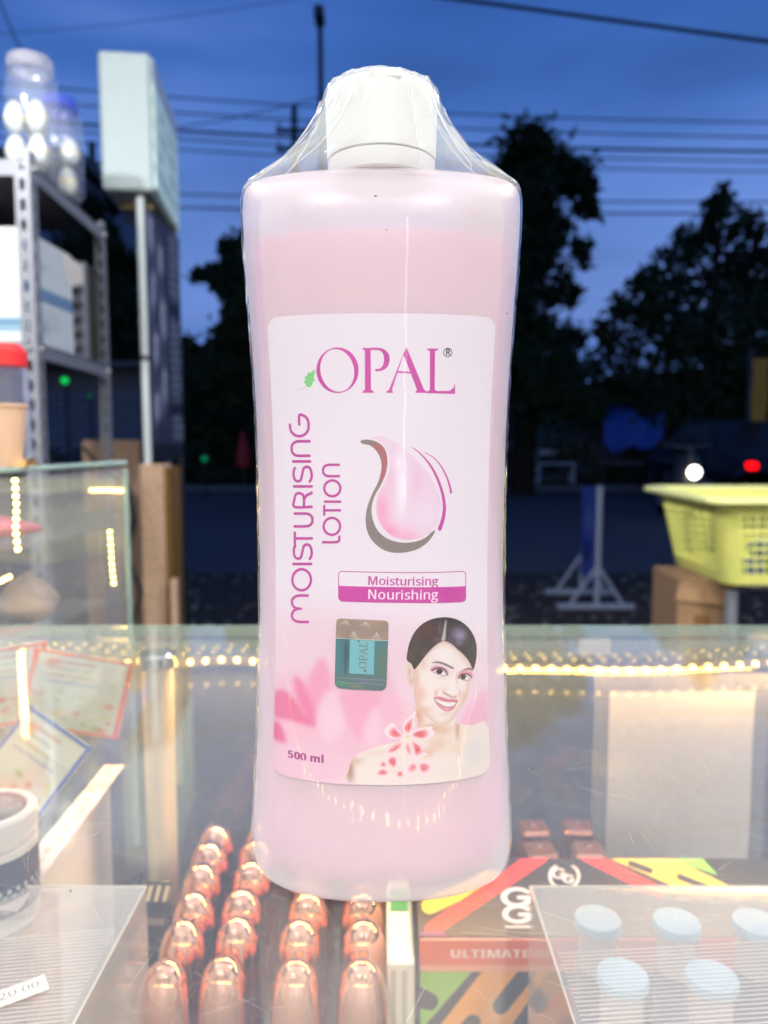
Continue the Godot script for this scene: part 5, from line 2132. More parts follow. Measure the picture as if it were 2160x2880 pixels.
func trace(p: Paint, pts: Array, ox: float, oy: float, s: float) -> PackedVector2Array:
	var out := PackedVector2Array()
	for q in pts:
		out.append(on_label(Vector2((ox + q[0] / s) / 1.302, (oy + q[1] / s) / 1.302), p))
	return out


func curve(pts: PackedVector2Array, closed := true) -> PackedVector2Array:
	return smooth_line(Array(pts), closed, 5)


func oval(cx: float, cy: float, rx: float, ry: float, turn := 0.0, n := 40) -> Array:
	var out := []
	for k in n:
		var v := Vector2(rx * cos(TAU * k / n), ry * sin(TAU * k / n)).rotated(turn)
		out.append([cx + v.x, cy + v.y])
	return out


func label_image() -> Image:
	var p := Paint.new(720, 1440, Color(0.885, 0.845, 0.895))
	var violet := Color(0.745, 0.19, 0.60)
	# petals printed softly on the lower part
	p.poly(curve(z3(p, [[40, 560], [700, 500], [1560, 700], [1600, 1300], [1500, 1700], [0, 1700]])), Color(0.88, 0.755, 0.82), 0.85, 60)
	p.poly(curve(zl(p, [[60, 700], [240, 580], [500, 600], [700, 640], [880, 760], [1040, 900], [900, 1120], [560, 1300], [60, 1300]])), Color(0.885, 0.70, 0.785), 0.9, 22)
	p.poly(curve(zl(p, [[330, 640], [370, 560], [405, 492], [432, 480], [462, 512], [486, 600], [490, 690], [440, 745], [402, 860], [385, 960], [330, 830]])), Color(0.885, 0.59, 0.71), 0.9, 9)
	p.poly(curve(zl(p, [[240, 610], [290, 640], [340, 740], [370, 850], [388, 965], [330, 915], [270, 800], [245, 710]])), Color(0.87, 0.44, 0.61), 0.85, 9)
	p.poly(curve(zl(p, [[100, 730], [160, 702], [235, 765], [300, 860], [385, 966], [280, 944], [200, 918], [125, 905], [98, 850]])), Color(0.86, 0.40, 0.58), 0.9, 8)
	p.poly(curve(zl(p, [[130, 908], [280, 942], [392, 972], [402, 1080], [330, 1160], [170, 1080]])), Color(0.895, 0.70, 0.785), 0.9, 9)
	p.poly(curve(zl(p, [[400, 980], [408, 860], [450, 755], [515, 712], [570, 760], [600, 880], [560, 1010], [470, 1080]])), Color(0.90, 0.765, 0.83), 0.9, 10)
	p.poly(curve(zl(p, [[545, 740], [660, 705], [830, 700], [842, 800], [772, 872], [725, 960], [715, 1050], [640, 1010], [590, 880]])), Color(0.885, 0.62, 0.735), 0.85, 10)
	p.poly(curve(zl(p, [[722, 960], [760, 880], [800, 812], [832, 862], [850, 980], [800, 1080], [732, 1060]])), Color(0.90, 0.745, 0.82), 0.9, 9)
	p.poly(curve(zl(p, [[840, 640], [890, 560], [940, 700], [1000, 860], [900, 960], [850, 860]])), Color(0.89, 0.68, 0.77), 0.7, 11)
	p.poly(curve(zl(p, [[70, 955], [128, 922], [184, 1066], [100, 1050]])), Color(0.85, 0.36, 0.55), 0.9, 8)
	p.poly(curve(zl(p, [[60, 1060], [180, 1076], [420, 1100], [520, 1120], [600, 1180], [560, 1300], [60, 1260]])), Color(0.89, 0.735, 0.81), 0.85, 13)
	p.poly(curve(zl(p, [[1400, 900], [1470, 780], [1560, 700], [1580, 950], [1380, 945]])), Color(0.885, 0.63, 0.75), 0.8, 13)
	# OPAL
	even(p, [z2(p, oval(528, 423, 149, 161)), z2(p, oval(526, 424, 119, 152, -0.22))], violet)
	p.poly(z2(p, [[704, 264], [762, 268], [764, 560], [784, 574], [784, 582], [704, 582], [704, 574], [722, 560], [722, 284], [704, 272]]), violet)
	p.poly(curve(z2(p, [[755, 266], [800, 264], [850, 272], [886, 302], [896, 345], [884, 392], [850, 422], [800, 430], [796, 416], [828, 410], [850, 385], [856, 340], [846, 300], [815, 281], [755, 280]])), violet)
	p.poly(z2(p, [[1014, 258], [1138, 560], [1160, 574], [1160, 582], [1078, 582], [1078, 574], [1090, 562], [994, 312], [912, 560], [918, 574], [918, 582], [872, 582], [872, 574], [892, 560]]), violet)
	p.poly(z2(p, [[942, 428], [1050, 434], [1050, 446], [942, 440]]), violet)
	p.poly(z2(p, [[1158, 270], [1240, 270], [1240, 278], [1216, 288], [1214, 560], [1232, 570], [1320, 568], [1346, 545], [1356, 512], [1358, 590], [1158, 584], [1158, 576], [1180, 562], [1180, 286], [1158, 278]]), violet)
	p.stroke(z2(p, oval(1306, 298, 29, 30) + [[1335, 298]]), 2.4, Color(0.16, 0.14, 0.16))
	label_text(p, "R", [1293, 317], [1325, 318], 740.0, 880.0, 38.0, Color(0.16, 0.14, 0.16), true)
	p.poly(curve(z2(p, [[370, 420], [335, 440], [322, 436], [312, 460], [298, 468], [300, 492], [290, 505], [304, 524], [322, 544], [348, 528], [352, 506], [366, 498], [360, 470]])), Color(0.46, 0.76, 0.47))
	p.stroke(z2(p, [[345, 470], [310, 535], [285, 552], [252, 556]]), 1.8, Color(0.50, 0.78, 0.50))
	# the drop
	var hookp := [[690, 928], [700, 916], [740, 912], [790, 922], [840, 952], [870, 1000], [880, 1070], [868, 1150], [835, 1230], [790, 1310], [768, 1390], [775, 1470], [810, 1550], [870, 1605], [940, 1632], [1010, 1640], [1090, 1628], [1150, 1602], [1190, 1566], [1214, 1552], [1206, 1580], [1160, 1640], [1080, 1690], [960, 1712], [860, 1694], [780, 1634], [738, 1560], [726, 1470], [740, 1380], [775, 1290], [815, 1210], [838, 1120], [832, 1050], [800, 990], [755, 952], [710, 944]]
	p.poly(curve(z2(p, hookp)), Color(0.50, 0.44, 0.44))
	for q in [[820, 970, 60, 60], [862, 1060, 34, 90], [850, 1150, 34, 60]]:
		var c := z2(p, [[q[0], q[1]], [q[0] + q[2], q[1]]])
		clip_blob(p, curve(z2(p, hookp)), c[0], q[2] / 2.5136 / 1.302 * 1.5, q[3] / 2.5136 / 1.302 * 1.5, Color(0.70, 0.33, 0.38), 0.9)
	var dropp := curve(z2(p, [[764, 896], [800, 888], [870, 900], [960, 945], [1050, 1018], [1140, 1112], [1210, 1220], [1252, 1330], [1252, 1430], [1212, 1530], [1130, 1598], [1020, 1620], [920, 1596], [845, 1530], [805, 1440], [806, 1340], [840, 1250], [885, 1150], [895, 1060], [870, 970], [820, 920]]))
	p.poly(dropp, Color(0.885, 0.78, 0.865))
	for q in [[840, 1420, 60, 150, 0.90, 0.56, 0.72, 0.75], [900, 1560, 110, 60, 0.90, 0.54, 0.71, 0.75], [1010, 1600, 120, 40, 0.90, 0.58, 0.73, 0.65], [1090, 1200, 50, 110, 0.88, 0.68, 0.81, 0.55], [905, 1200, 40, 100, 0.89, 0.68, 0.80, 0.5], [980, 1260, 42, 230, 0.93, 0.90, 0.95, 0.9], [1150, 1440, 90, 110, 0.89, 0.83, 0.90, 0.7], [960, 1080, 30, 60, 0.94, 0.91, 0.95, 0.6]]:
		var c := z2(p, [[q[0], q[1]]])
		clip_blob(p, dropp, c[0], q[2] * 0.52, q[3] * 0.52, Color(q[4], q[5], q[6]), q[7])
	var a1 := curve(z2(p, [[1056, 968], [1120, 1018], [1180, 1090], [1230, 1180], [1268, 1290], [1282, 1390], [1272, 1470], [1250, 1540]]), false)
	var w1 := []
	for k in a1.size():
		w1.append(lerpf(1.6, 13.0, pow(float(k) / (a1.size() - 1), 0.8)))
	p.stroke(a1, w1, violet)
	var a2 := curve(z2(p, [[1144, 1004], [1200, 1035], [1255, 1095], [1300, 1180], [1322, 1250], [1328, 1284]]), false)
	var w2 := []
	for k in a2.size():
		w2.append(lerpf(1.4, 7.5, float(k) / (a2.size() - 1)))
	p.stroke(a2, w2, violet)
	# MOISTURISING LOTION, set upwards in round strokes: start y, end y, base x, top x (enlargement of the top half)
	var l1 := [["m", 2198, 2012, 318, 200], ["o", 1975, 1826, 340, 208], ["i", 1789, 1789, 342, 216], ["s", 1754, 1652, 344, 220], ["t", 1650, 1568, 346, 226], ["u", 1524, 1434, 350, 224], ["r", 1386, 1286, 345, 224], ["i", 1242, 1242, 345, 220], ["s", 1208, 1104, 344, 218], ["i", 1066, 1066, 334, 214], ["n", 1026, 924, 330, 204], ["g", 888, 740, 324, 192]]
	for q in l1:
		round_letter(p, q, 8.2, violet.darkened(0.06))
	var l2 := [["l", 1636, 1596, 540, 424], ["o", 1584, 1464, 546, 430], ["t", 1442, 1380, 546, 434], ["i", 1350, 1350, 548, 438], ["o", 1312, 1200, 548, 434], ["n", 1170, 1090, 538, 426]]
	for q in l2:
		round_letter(p, q, 7.4, violet.darkened(0.06))
	# the two-line box
	var fr := [[555, 182], [1412, 182], [1428, 192], [1432, 210], [1432, 372], [1424, 390], [1408, 397], [1000, 403], [556, 393], [540, 382], [535, 366], [535, 206], [540, 190]]
	p.poly(z3(p, [[535, 284], [1000, 294], [1432, 286], [1432, 372], [1424, 390], [1408, 397], [1000, 403], [556, 393], [540, 382], [535, 366]]), violet)
	p.stroke(z3(p, fr + [fr[0]]), 2.4, violet.darkened(0.1))
	label_text(p, "Moisturising", [744, 278], [1235, 281], 740.0, 1540.0, 0.0, violet.darkened(0.05), false, 1.3)
	label_text(p, "Nourishing", [744, 378], [1235, 380], 740.0, 1540.0, 0.0, Color(0.93, 0.86, 0.92), false, 1.3)
	portrait(p)
	label_text(p, "500 ml", [176, 1494], [426, 1534], 740.0, 1540.0, 0.0, violet.darkened(0.2), true, 1.0)
	return p.image()


func even(p: Paint, rings: Array, c: Color) -> void:
	# outer ring with the inner one cut out
	var pts := PackedVector2Array(rings[0])
	pts.append(rings[0][0])
	var inner: PackedVector2Array = rings[1]
	pts.append_array(inner)
	pts.append(inner[0])
	p.poly(pts, c)


func clip_blob(p: Paint, shape: PackedVector2Array, c0: Vector2, rx: float, ry: float, c: Color, alpha: float) -> void:
	var r := maxf(rx, ry) * 1.6
	for y in range(maxi(0, int(c0.y - r)), mini(p.h, int(c0.y + r) + 1)):
		for x in range(maxi(0, int(c0.x - r)), mini(p.w, int(c0.x + r) + 1)):
			var u := (x + 0.5 - c0.x) / rx
			var t := (y + 0.5 - c0.y) / ry
			var q := u * u + t * t
			if q > 2.5 or not Geometry2D.is_point_in_polygon(Vector2(x + 0.5, y + 0.5), shape):
				continue
			var m := exp(-q * 1.6) * alpha
			var o := (y * p.w + x) * 3
			p.px[o] += (c.r - p.px[o]) * m
			p.px[o + 1] += (c.g - p.px[o + 1]) * m
			p.px[o + 2] += (c.b - p.px[o + 2]) * m


func round_letter(p: Paint, q: Array, wd: float, c: Color) -> void:
	# letter strokes in a unit square: x along the line, y up
	var arcs := {
		"m": [[[0, 0.0], [0, 0.45], [0.03, 0.72], [0.14, 0.92], [0.27, 0.95], [0.42, 0.85], [0.5, 0.6], [0.5, 0.42]], [[0.5, 0.6], [0.58, 0.85], [0.73, 0.95], [0.86, 0.92], [0.97, 0.72], [1, 0.45], [1, 0.0]]],
		"i": [[[0, 0], [0, 1]]],
		"s": [[[0.0, 0.10], [0.25, 0.0], [0.6, 0.0], [0.92, 0.10], [1.0, 0.27], [0.88, 0.44], [0.5, 0.52], [0.12, 0.6], [0.02, 0.76], [0.12, 0.93], [0.42, 1.0], [0.72, 1.0], [0.92, 0.93]]],
		"t": [[[0, 1], [1, 1]], [[0.5, 1], [0.5, 0]]],
		"u": [[[0, 1], [0, 0.4], [0.06, 0.18], [0.25, 0.03], [0.5, 0.0], [0.75, 0.03], [0.94, 0.18], [1, 0.4], [1, 1]]],
		"r": [[[0, 0], [0, 1], [0.55, 1], [0.85, 0.93], [0.97, 0.74], [0.85, 0.52], [0.55, 0.45], [0.1, 0.45]], [[0.5, 0.45], [0.8, 0.3], [0.9, 0.12], [1.0, 0.0]]],
		"n": [[[0, 0], [0, 0.6], [0.06, 0.82], [0.25, 0.97], [0.5, 1.0], [0.75, 0.97], [0.94, 0.82], [1, 0.6], [1, 0]]],
		"g": [[[0.55, 1.0], [0.28, 0.96], [0.08, 0.78], [0.0, 0.5], [0.08, 0.22], [0.28, 0.04], [0.55, 0.0], [0.8, 0.06], [0.96, 0.22], [1.0, 0.5], [0.56, 0.5]]],
		"l": [[[0, 1], [0, 0.25], [0.2, 0.04], [0.5, 0.0], [1, 0.0]]],
	}
	var strokes: Array = [oval(0.5, 0.5, 0.5, 0.5, 0.0, 28) + [[1.0, 0.5]]] if q[0] == "o" else arcs[q[0]]
	for s in strokes:
		var pts := []
		for e in s:
			pts.append([lerpf(q[3], q[4], e[1]), lerpf(q[1], q[2], e[0])])
		p.stroke(curve(z2(p, pts), false) if q[0] not in ["o", "i", "t"] else z2(p, pts), wd, c)


func label_text(p: Paint, text: String, a: Array, b: Array, ox: float, oy: float, high: float, c: Color, bold: bool, fat := 0.0) -> void:
	# type whose baseline runs from a to b
	var ts := type_set(text, "Droid Sans", bold)
	var ends := trace(p, [a, b], ox, oy, 2.5136)
	var d := ends[1] - ends[0]
	var s: float = d.length() / ts[1].x
	# descenders hang below the baseline
	var low := 0.0
	if text.contains("g"):
		low = type_set("g")[1].y - type_set("o")[1].y
	var list := []
	for tr in ts[0]:
		var o := PackedVector2Array()
		for q in tr:
			o.append(ends[0] + Vector2(q.x * s, -(q.y - low) * s * (0.84 if high == 0.0 else 1.0)).rotated(d.angle()))
		list.append(o)
	p.polys(list, c)
	if fat > 0.0:
		var shifted := []
		for o in list:
			var e := PackedVector2Array()
			for q in o:
				e.append(q + Vector2(fat, 0))
			shifted.append(e)
		p.polys(shifted, c)


func shade(p: Paint, shape: PackedVector2Array, list: Array) -> void:
	# printed tones of the portrait, kept inside one shape: x, y, width, height in the portrait's enlargement, colour, strength
	for q in list:
		clip_blob(p, shape, z7(p, [[q[0], q[1]]])[0], q[2] * 0.26, q[3] * 0.26, Color(q[4], q[5], q[6]), q[7])


func portrait(p: Paint) -> void:
	var skin := Color(0.90, 0.845, 0.845)
	# shoulders and neck
	var body := curve(z3(p, [[604, 1670], [606, 1590], [626, 1520], [680, 1465], [780, 1428], [880, 1400], [980, 1380], [1070, 1330], [1092, 1240], [1072, 1120], [1200, 1180], [1358, 1150], [1356, 1236], [1400, 1262], [1480, 1268], [1580, 1262], [1580, 1670], [1000, 1700]]))
	p.poly(body, Color(0.885, 0.835, 0.82))
	shade(p, body, [[-530, 2080, 70, 190, 0.62, 0.47, 0.41, 0.9], [-440, 1960, 110, 60, 0.78, 0.66, 0.60, 0.7], [-300, 2080, 160, 120, 0.885, 0.835, 0.81, 0.8], [-200, 1850, 200, 50, 0.86, 0.77, 0.73, 0.7], [350, 1380, 90, 170, 0.80, 0.60, 0.50, 0.95], [520, 1540, 170, 80, 0.80, 0.60, 0.50, 0.9], [690, 1560, 150, 70, 0.84, 0.68, 0.60, 0.8], [860, 1560, 40, 150, 0.74, 0.54, 0.44, 0.8], [600, 1740, 160, 120, 0.85, 0.72, 0.65, 0.8], [860, 1800, 130, 80, 0.87, 0.77, 0.70, 0.7], [760, 1690, 60, 120, 0.885, 0.80, 0.75, 0.7], [1080, 1850, 180, 260, 0.83, 0.80, 0.81, 0.9], [1000, 1560, 160, 60, 0.84, 0.79, 0.77, 0.7], [900, 2060, 260, 80, 0.84, 0.81, 0.79, 0.7], [480, 1850, 90, 70, 0.82, 0.66, 0.58, 0.7]])
	# ear, face
	var ear := curve(z7(p, [[215, 655], [168, 700], [156, 780], [170, 870], [212, 955], [275, 1005], [300, 900], [290, 780], [262, 700]]))
	p.poly(ear, Color(0.875, 0.79, 0.79))
	shade(p, ear, [[240, 800, 34, 90, 0.80, 0.64, 0.61, 0.8], [200, 760, 20, 70, 0.90, 0.845, 0.85, 0.8], [265, 930, 40, 60, 0.80, 0.62, 0.56, 0.7]])
	p.stroke(curve(z7(p, [[222, 690], [196, 750], [204, 850], [250, 940]]), false), 1.6, Color(0.78, 0.62, 0.60), 0.7)
	var face := curve(z7(p, [[300, 740], [284, 840], [288, 960], [300, 1080], [310, 1200], [370, 1300], [450, 1380], [540, 1450], [620, 1494], [690, 1500], [750, 1470], [820, 1395], [900, 1270], [970, 1150], [1008, 1040], [1018, 930], [1040, 840], [1058, 760], [1010, 650], [900, 550], [800, 450], [690, 400], [560, 450], [440, 590]]))
	p.poly(face, Color(0.83, 0.71, 0.67))
	p.poly(curve(z7(p, [[345, 760], [335, 880], [345, 1030], [370, 1180], [440, 1300], [540, 1400], [640, 1455], [700, 1455], [760, 1410], [830, 1310], [900, 1200], [955, 1090], [978, 960], [1000, 840], [1015, 760], [970, 670], [880, 580], [790, 490], [690, 440], [570, 490], [460, 610]])), skin, 1.0, 9)
	shade(p, face, [[330, 900, 50, 160, 0.83, 0.68, 0.62, 0.7], [380, 1090, 90, 120, 0.85, 0.67, 0.60, 0.75], [450, 1300, 110, 60, 0.83, 0.68, 0.62, 0.6], [950, 1150, 50, 120, 0.83, 0.67, 0.60, 0.7], [700, 590, 170, 100, 0.90, 0.865, 0.875, 0.9], [560, 650, 100, 60, 0.885, 0.82, 0.81, 0.7], [800, 960, 50, 150, 0.91, 0.87, 0.87, 0.9], [770, 1070, 40, 30, 0.92, 0.885, 0.88, 0.8], [560, 950, 120, 70, 0.90, 0.85, 0.85, 0.85], [930, 980, 50, 60, 0.90, 0.85, 0.84, 0.8], [650, 1410, 90, 50, 0.90, 0.84, 0.82, 0.8], [700, 1350, 90, 24, 0.83, 0.70, 0.66, 0.6], [580, 1080, 26, 60, 0.81, 0.64, 0.58, 0.65], [890, 1090, 22, 70, 0.81, 0.64, 0.58, 0.65], [850, 900, 16, 90, 0.80, 0.69, 0.68, 0.7], [700, 1020, 30, 60, 0.86, 0.76, 0.73, 0.6], [790, 820, 24, 60, 0.86, 0.78, 0.77, 0.5], [420, 720, 60, 70, 0.82, 0.70, 0.67, 0.6], [640, 880, 80, 24, 0.85, 0.76, 0.75, 0.6]])
	# hair
	var hair := curve(z7(p, [[206, 650], [214, 540], [240, 430], [300, 300], [400, 190], [520, 128], [640, 102], [760, 104], [880, 140], [990, 220], [1070, 340], [1104, 460], [1106, 580], [1090, 690], [1060, 772], [1020, 690], [950, 590], [860, 510], [780, 440], [690, 408], [600, 440], [500, 530], [420, 630], [350, 720], [300, 772], [262, 700]]))
	p.poly(hair, Color(0.165, 0.11, 0.125))
	shade(p, hair, [[470, 270, 140, 120, 0.33, 0.13, 0.14, 0.9], [330, 420, 90, 140, 0.27, 0.20, 0.175, 0.85], [270, 600, 60, 120, 0.30, 0.25, 0.215, 0.8], [430, 560, 70, 80, 0.33, 0.25, 0.23, 0.7], [850, 290, 110, 90, 0.40, 0.36, 0.50, 0.95], [900, 340, 110, 90, 0.56, 0.53, 0.66, 0.95], [880, 430, 70, 50, 0.46, 0.42, 0.54, 0.8], [1060, 500, 40, 160, 0.20, 0.185, 0.14, 0.9], [600, 390, 70, 50, 0.43, 0.27, 0.31, 0.8], [630, 250, 34, 100, 0.42, 0.36, 0.46, 0.75], [760, 400, 50, 40, 0.36, 0.26, 0.33, 0.7], [640, 130, 200, 26, 0.12, 0.08, 0.09, 0.9]])
	for k in 16:
		p.stroke(curve(z7(p, [[718, 160 + k * 17], [820, 190 + k * 20], [930, 280 + k * 20], [1010 + k * 4, 400 + k * 21]]), false), 0.9, Color(0.11, 0.07, 0.09) if k % 2 else Color(0.55, 0.51, 0.62), 0.38)
	for k in 14:
		p.stroke(curve(z7(p, [[664, 180 + k * 17], [540, 230 + k * 22], [400, 360 + k * 19], [290 + k * 5, 540 + k * 13]]), false), 0.9, Color(0.10, 0.06, 0.07) if k % 3 else Color(0.46, 0.33, 0.34), 0.34)
	p.poly(curve(z7(p, [[704, 138], [720, 150], [712, 260], [700, 396], [648, 400], [664, 330], [680, 240]])), Color(0.80, 0.77, 0.79), 0.85, 2)
	p.stroke(curve(z7(p, [[500, 530], [600, 440], [690, 408], [780, 440], [860, 510], [950, 590]]), false), 2.4, Color(0.50, 0.37, 0.37), 0.45)
	# brows and eyes
	p.poly(curve(z7(p, [[524, 692], [570, 672], [640, 674], [720, 704], [808, 752], [796, 768], [720, 732], [640, 700], [570, 690]])), Color(0.40, 0.28, 0.34), 0.85, 1)
	p.poly(curve(z7(p, [[914, 798], [950, 768], [1010, 752], [1056, 764], [1058, 786], [1010, 776], [960, 784]])), Color(0.40, 0.28, 0.32), 0.85, 1)
	p.poly(curve(z7(p, [[510, 774], [560, 732], [640, 732], [716, 772], [748, 826], [640, 800], [556, 806]])), Color(0.74, 0.42, 0.56), 0.85, 4)
	p.poly(curve(z7(p, [[858, 856], [896, 800], [980, 790], [1046, 818], [1044, 862], [960, 838], [888, 884]])), Color(0.80, 0.47, 0.54), 0.85, 4)
	p.poly(curve(z7(p, [[552, 794], [594, 776], [650, 774], [698, 804], [714, 844], [650, 834], [592, 820]])), Color(0.80, 0.77, 0.80))
	p.poly(curve(z7(p, [[892, 874], [926, 850], [980, 850], [1018, 872], [1008, 902], [960, 902], [912, 892]])), Color(0.80, 0.77, 0.80))
	p.poly(z7(p, oval(628, 800, 42, 34)), Color(0.20, 0.12, 0.155))
	p.poly(z7(p, oval(938, 872, 38, 32)), Color(0.20, 0.12, 0.155))
	p.poly(z7(p, oval(672, 822, 18, 14)), Color(0.92, 0.90, 0.92))
	p.poly(z7(p, oval(974, 884, 16, 13)), Color(0.92, 0.90, 0.92))
	p.stroke(curve(z7(p, [[526, 786], [578, 760], [640, 754], [700, 782], [730, 846]]), false), 3.6, Color(0.20, 0.12, 0.16), 0.9)
	p.stroke(curve(z7(p, [[872, 886], [912, 840], [970, 830], [1022, 850], [1046, 880]]), false), 3.6, Color(0.20, 0.12, 0.16), 0.9)
	p.stroke(curve(z7(p, [[556, 812], [620, 842], [690, 862], [720, 850]]), false), 1.5, Color(0.34, 0.22, 0.27), 0.75)
	p.stroke(curve(z7(p, [[886, 890], [940, 914], [1000, 920], [1034, 890]]), false), 1.5, Color(0.34, 0.22, 0.27), 0.75)
	# nose and mouth
	p.poly(curve(z7(p, [[660, 1040], [690, 1066], [740, 1090], [800, 1124], [850, 1106], [846, 1136], [790, 1144], [720, 1112], [676, 1084]])), Color(0.70, 0.50, 0.44), 0.75, 2)
	p.stroke(curve(z7(p, [[648, 996], [626, 1034], [560, 1104]]), false), 1.6, Color(0.80, 0.63, 0.56), 0.7)
	p.poly(curve(z7(p, [[544, 1140], [610, 1124], [680, 1136], [740, 1156], [800, 1156], [862, 1168], [850, 1210], [760, 1206], [660, 1186], [590, 1160]])), Color(0.79, 0.49, 0.54), 1.0, 1)
	p.poly(curve(z7(p, [[556, 1160], [600, 1200], [660, 1240], [730, 1262], [800, 1250], [842, 1214], [815, 1280], [760, 1314], [690, 1312], [630, 1270], [585, 1220]])), Color(0.81, 0.53, 0.57), 1.0, 1)
	p.poly(curve(z7(p, [[576, 1156], [640, 1178], [720, 1198], [832, 1200], [812, 1238], [740, 1254], [670, 1236], [612, 1200]])), Color(0.90, 0.88, 0.89))
	p.stroke(curve(z7(p, [[562, 1152], [600, 1196], [670, 1240], [740, 1258], [812, 1242], [846, 1200]]), false), 1.3, Color(0.46, 0.22, 0.28), 0.8)
	p.blob(z7(p, [[720, 1290]])[0], 16, 4, Color(0.90, 0.68, 0.71), 0.7, 0.2)
	# lilies: outline, blush, and the pale rib of each petal
	var petals := [
		[[[1010, 1010], [985, 960], [1006, 915], [1046, 874], [1082, 846], [1070, 900], [1072, 950], [1040, 1004]], [1020, 975], 0.9],
		[[[1010, 1014], [960, 985], [930, 940], [905, 930], [866, 968], [858, 1000], [890, 1032], [940, 1046], [995, 1034]], [945, 1012], 0.9],
		[[[1028, 1010], [1080, 975], [1140, 960], [1196, 957], [1192, 976], [1214, 996], [1190, 1030], [1150, 1052], [1090, 1042], [1046, 1030]], [1092, 1014], 0.95],
		[[[1004, 1030], [960, 1060], [910, 1090], [872, 1128], [850, 1156], [905, 1150], [962, 1122], [1004, 1080]], [930, 1106], 0.9],
		[[[1030, 1030], [1082, 1062], [1120, 1090], [1140, 1138], [1170, 1148], [1120, 1166], [1076, 1192], [1050, 1120]], [1090, 1106], 0.9],
		[[[1004, 1040], [1034, 1048], [1052, 1120], [1060, 1184], [1020, 1164], [994, 1100]], [1030, 1110], 0.5],
		[[[896, 1240], [868, 1190], [894, 1150], [945, 1146], [958, 1196], [942, 1262]], [918, 1200], 0.9],
		[[[884, 1252], [842, 1238], [802, 1268], [784, 1294], [850, 1304], [912, 1284]], [850, 1272], 0.85],
		[[[836, 1204], [860, 1190], [884, 1232], [852, 1244], [828, 1226]], [852, 1218], 1.0],
		[[[990, 1256], [1018, 1210], [1060, 1198], [1092, 1240], [1062, 1296], [1000, 1296]], [1070, 1230], 0.5],
		[[[1098, 1200], [1150, 1188], [1212, 1220], [1182, 1284], [1120, 1294], [1090, 1240]], [1124, 1240], 0.6],
		[[[950, 1262], [985, 1256], [1000, 1304], [944, 1306]], [966, 1284], 0.95],
	]
	for q in petals:
		var sh := curve(zl(p, q[0]))
		p.poly(sh, Color(0.72, 0.55, 0.58), 0.35, 2)
		p.poly(sh, Color(0.905, 0.83, 0.86))
		var m := zl(p, [q[1]])[0]
		var inner := PackedVector2Array()
		for v in sh:
			inner.append(m + (v - m) * 0.58)
		p.poly(inner, Color(0.87, 0.42, 0.47), q[2] * 0.85, 3)
		for v in inner.size():
			inner[v] = m + (inner[v] - m) * 0.6
		p.poly(inner, Color(0.80, 0.26, 0.34), q[2] * 0.8, 2)
		var hub := zl(p, [[1018, 1026]])[0] if q[0][0][1] < 1100 else (zl(p, [[905, 1250]])[0] if q[0][0][0] < 960 else zl(p, [[1085, 1250]])[0])
		p.stroke(PackedVector2Array([hub, m, m + (m - hub) * 0.6]), 1.3, Color(0.94, 0.78, 0.76), 0.6)
	for q in [[[1018, 1030], [1000, 1090], [1006, 1190]], [[1018, 1030], [960, 1080], [915, 1112]], [[1018, 1030], [985, 1075], [970, 1130]], [[1018, 1030], [1034, 1090], [1046, 1150]], [[1018, 1024], [985, 1006]], [[905, 1250], [880, 1296]], [[905, 1250], [930, 1300]]]:
		p.stroke(zl(p, q), 1.6, Color(0.90, 0.86, 0.66), 0.9)
	p.blob(zl(p, [[1018, 1028]])[0], 7, 7, Color(0.86, 0.82, 0.56), 0.8)
	# the tooth of the printing screen
	var r := RandomNumberGenerator.new()
	r.seed = 8
	for i in p.w * p.h:
		var g := (r.randf() - 0.5) * 0.030
		p.px[i * 3] += g
		p.px[i * 3 + 1] += g
		p.px[i * 3 + 2] += g


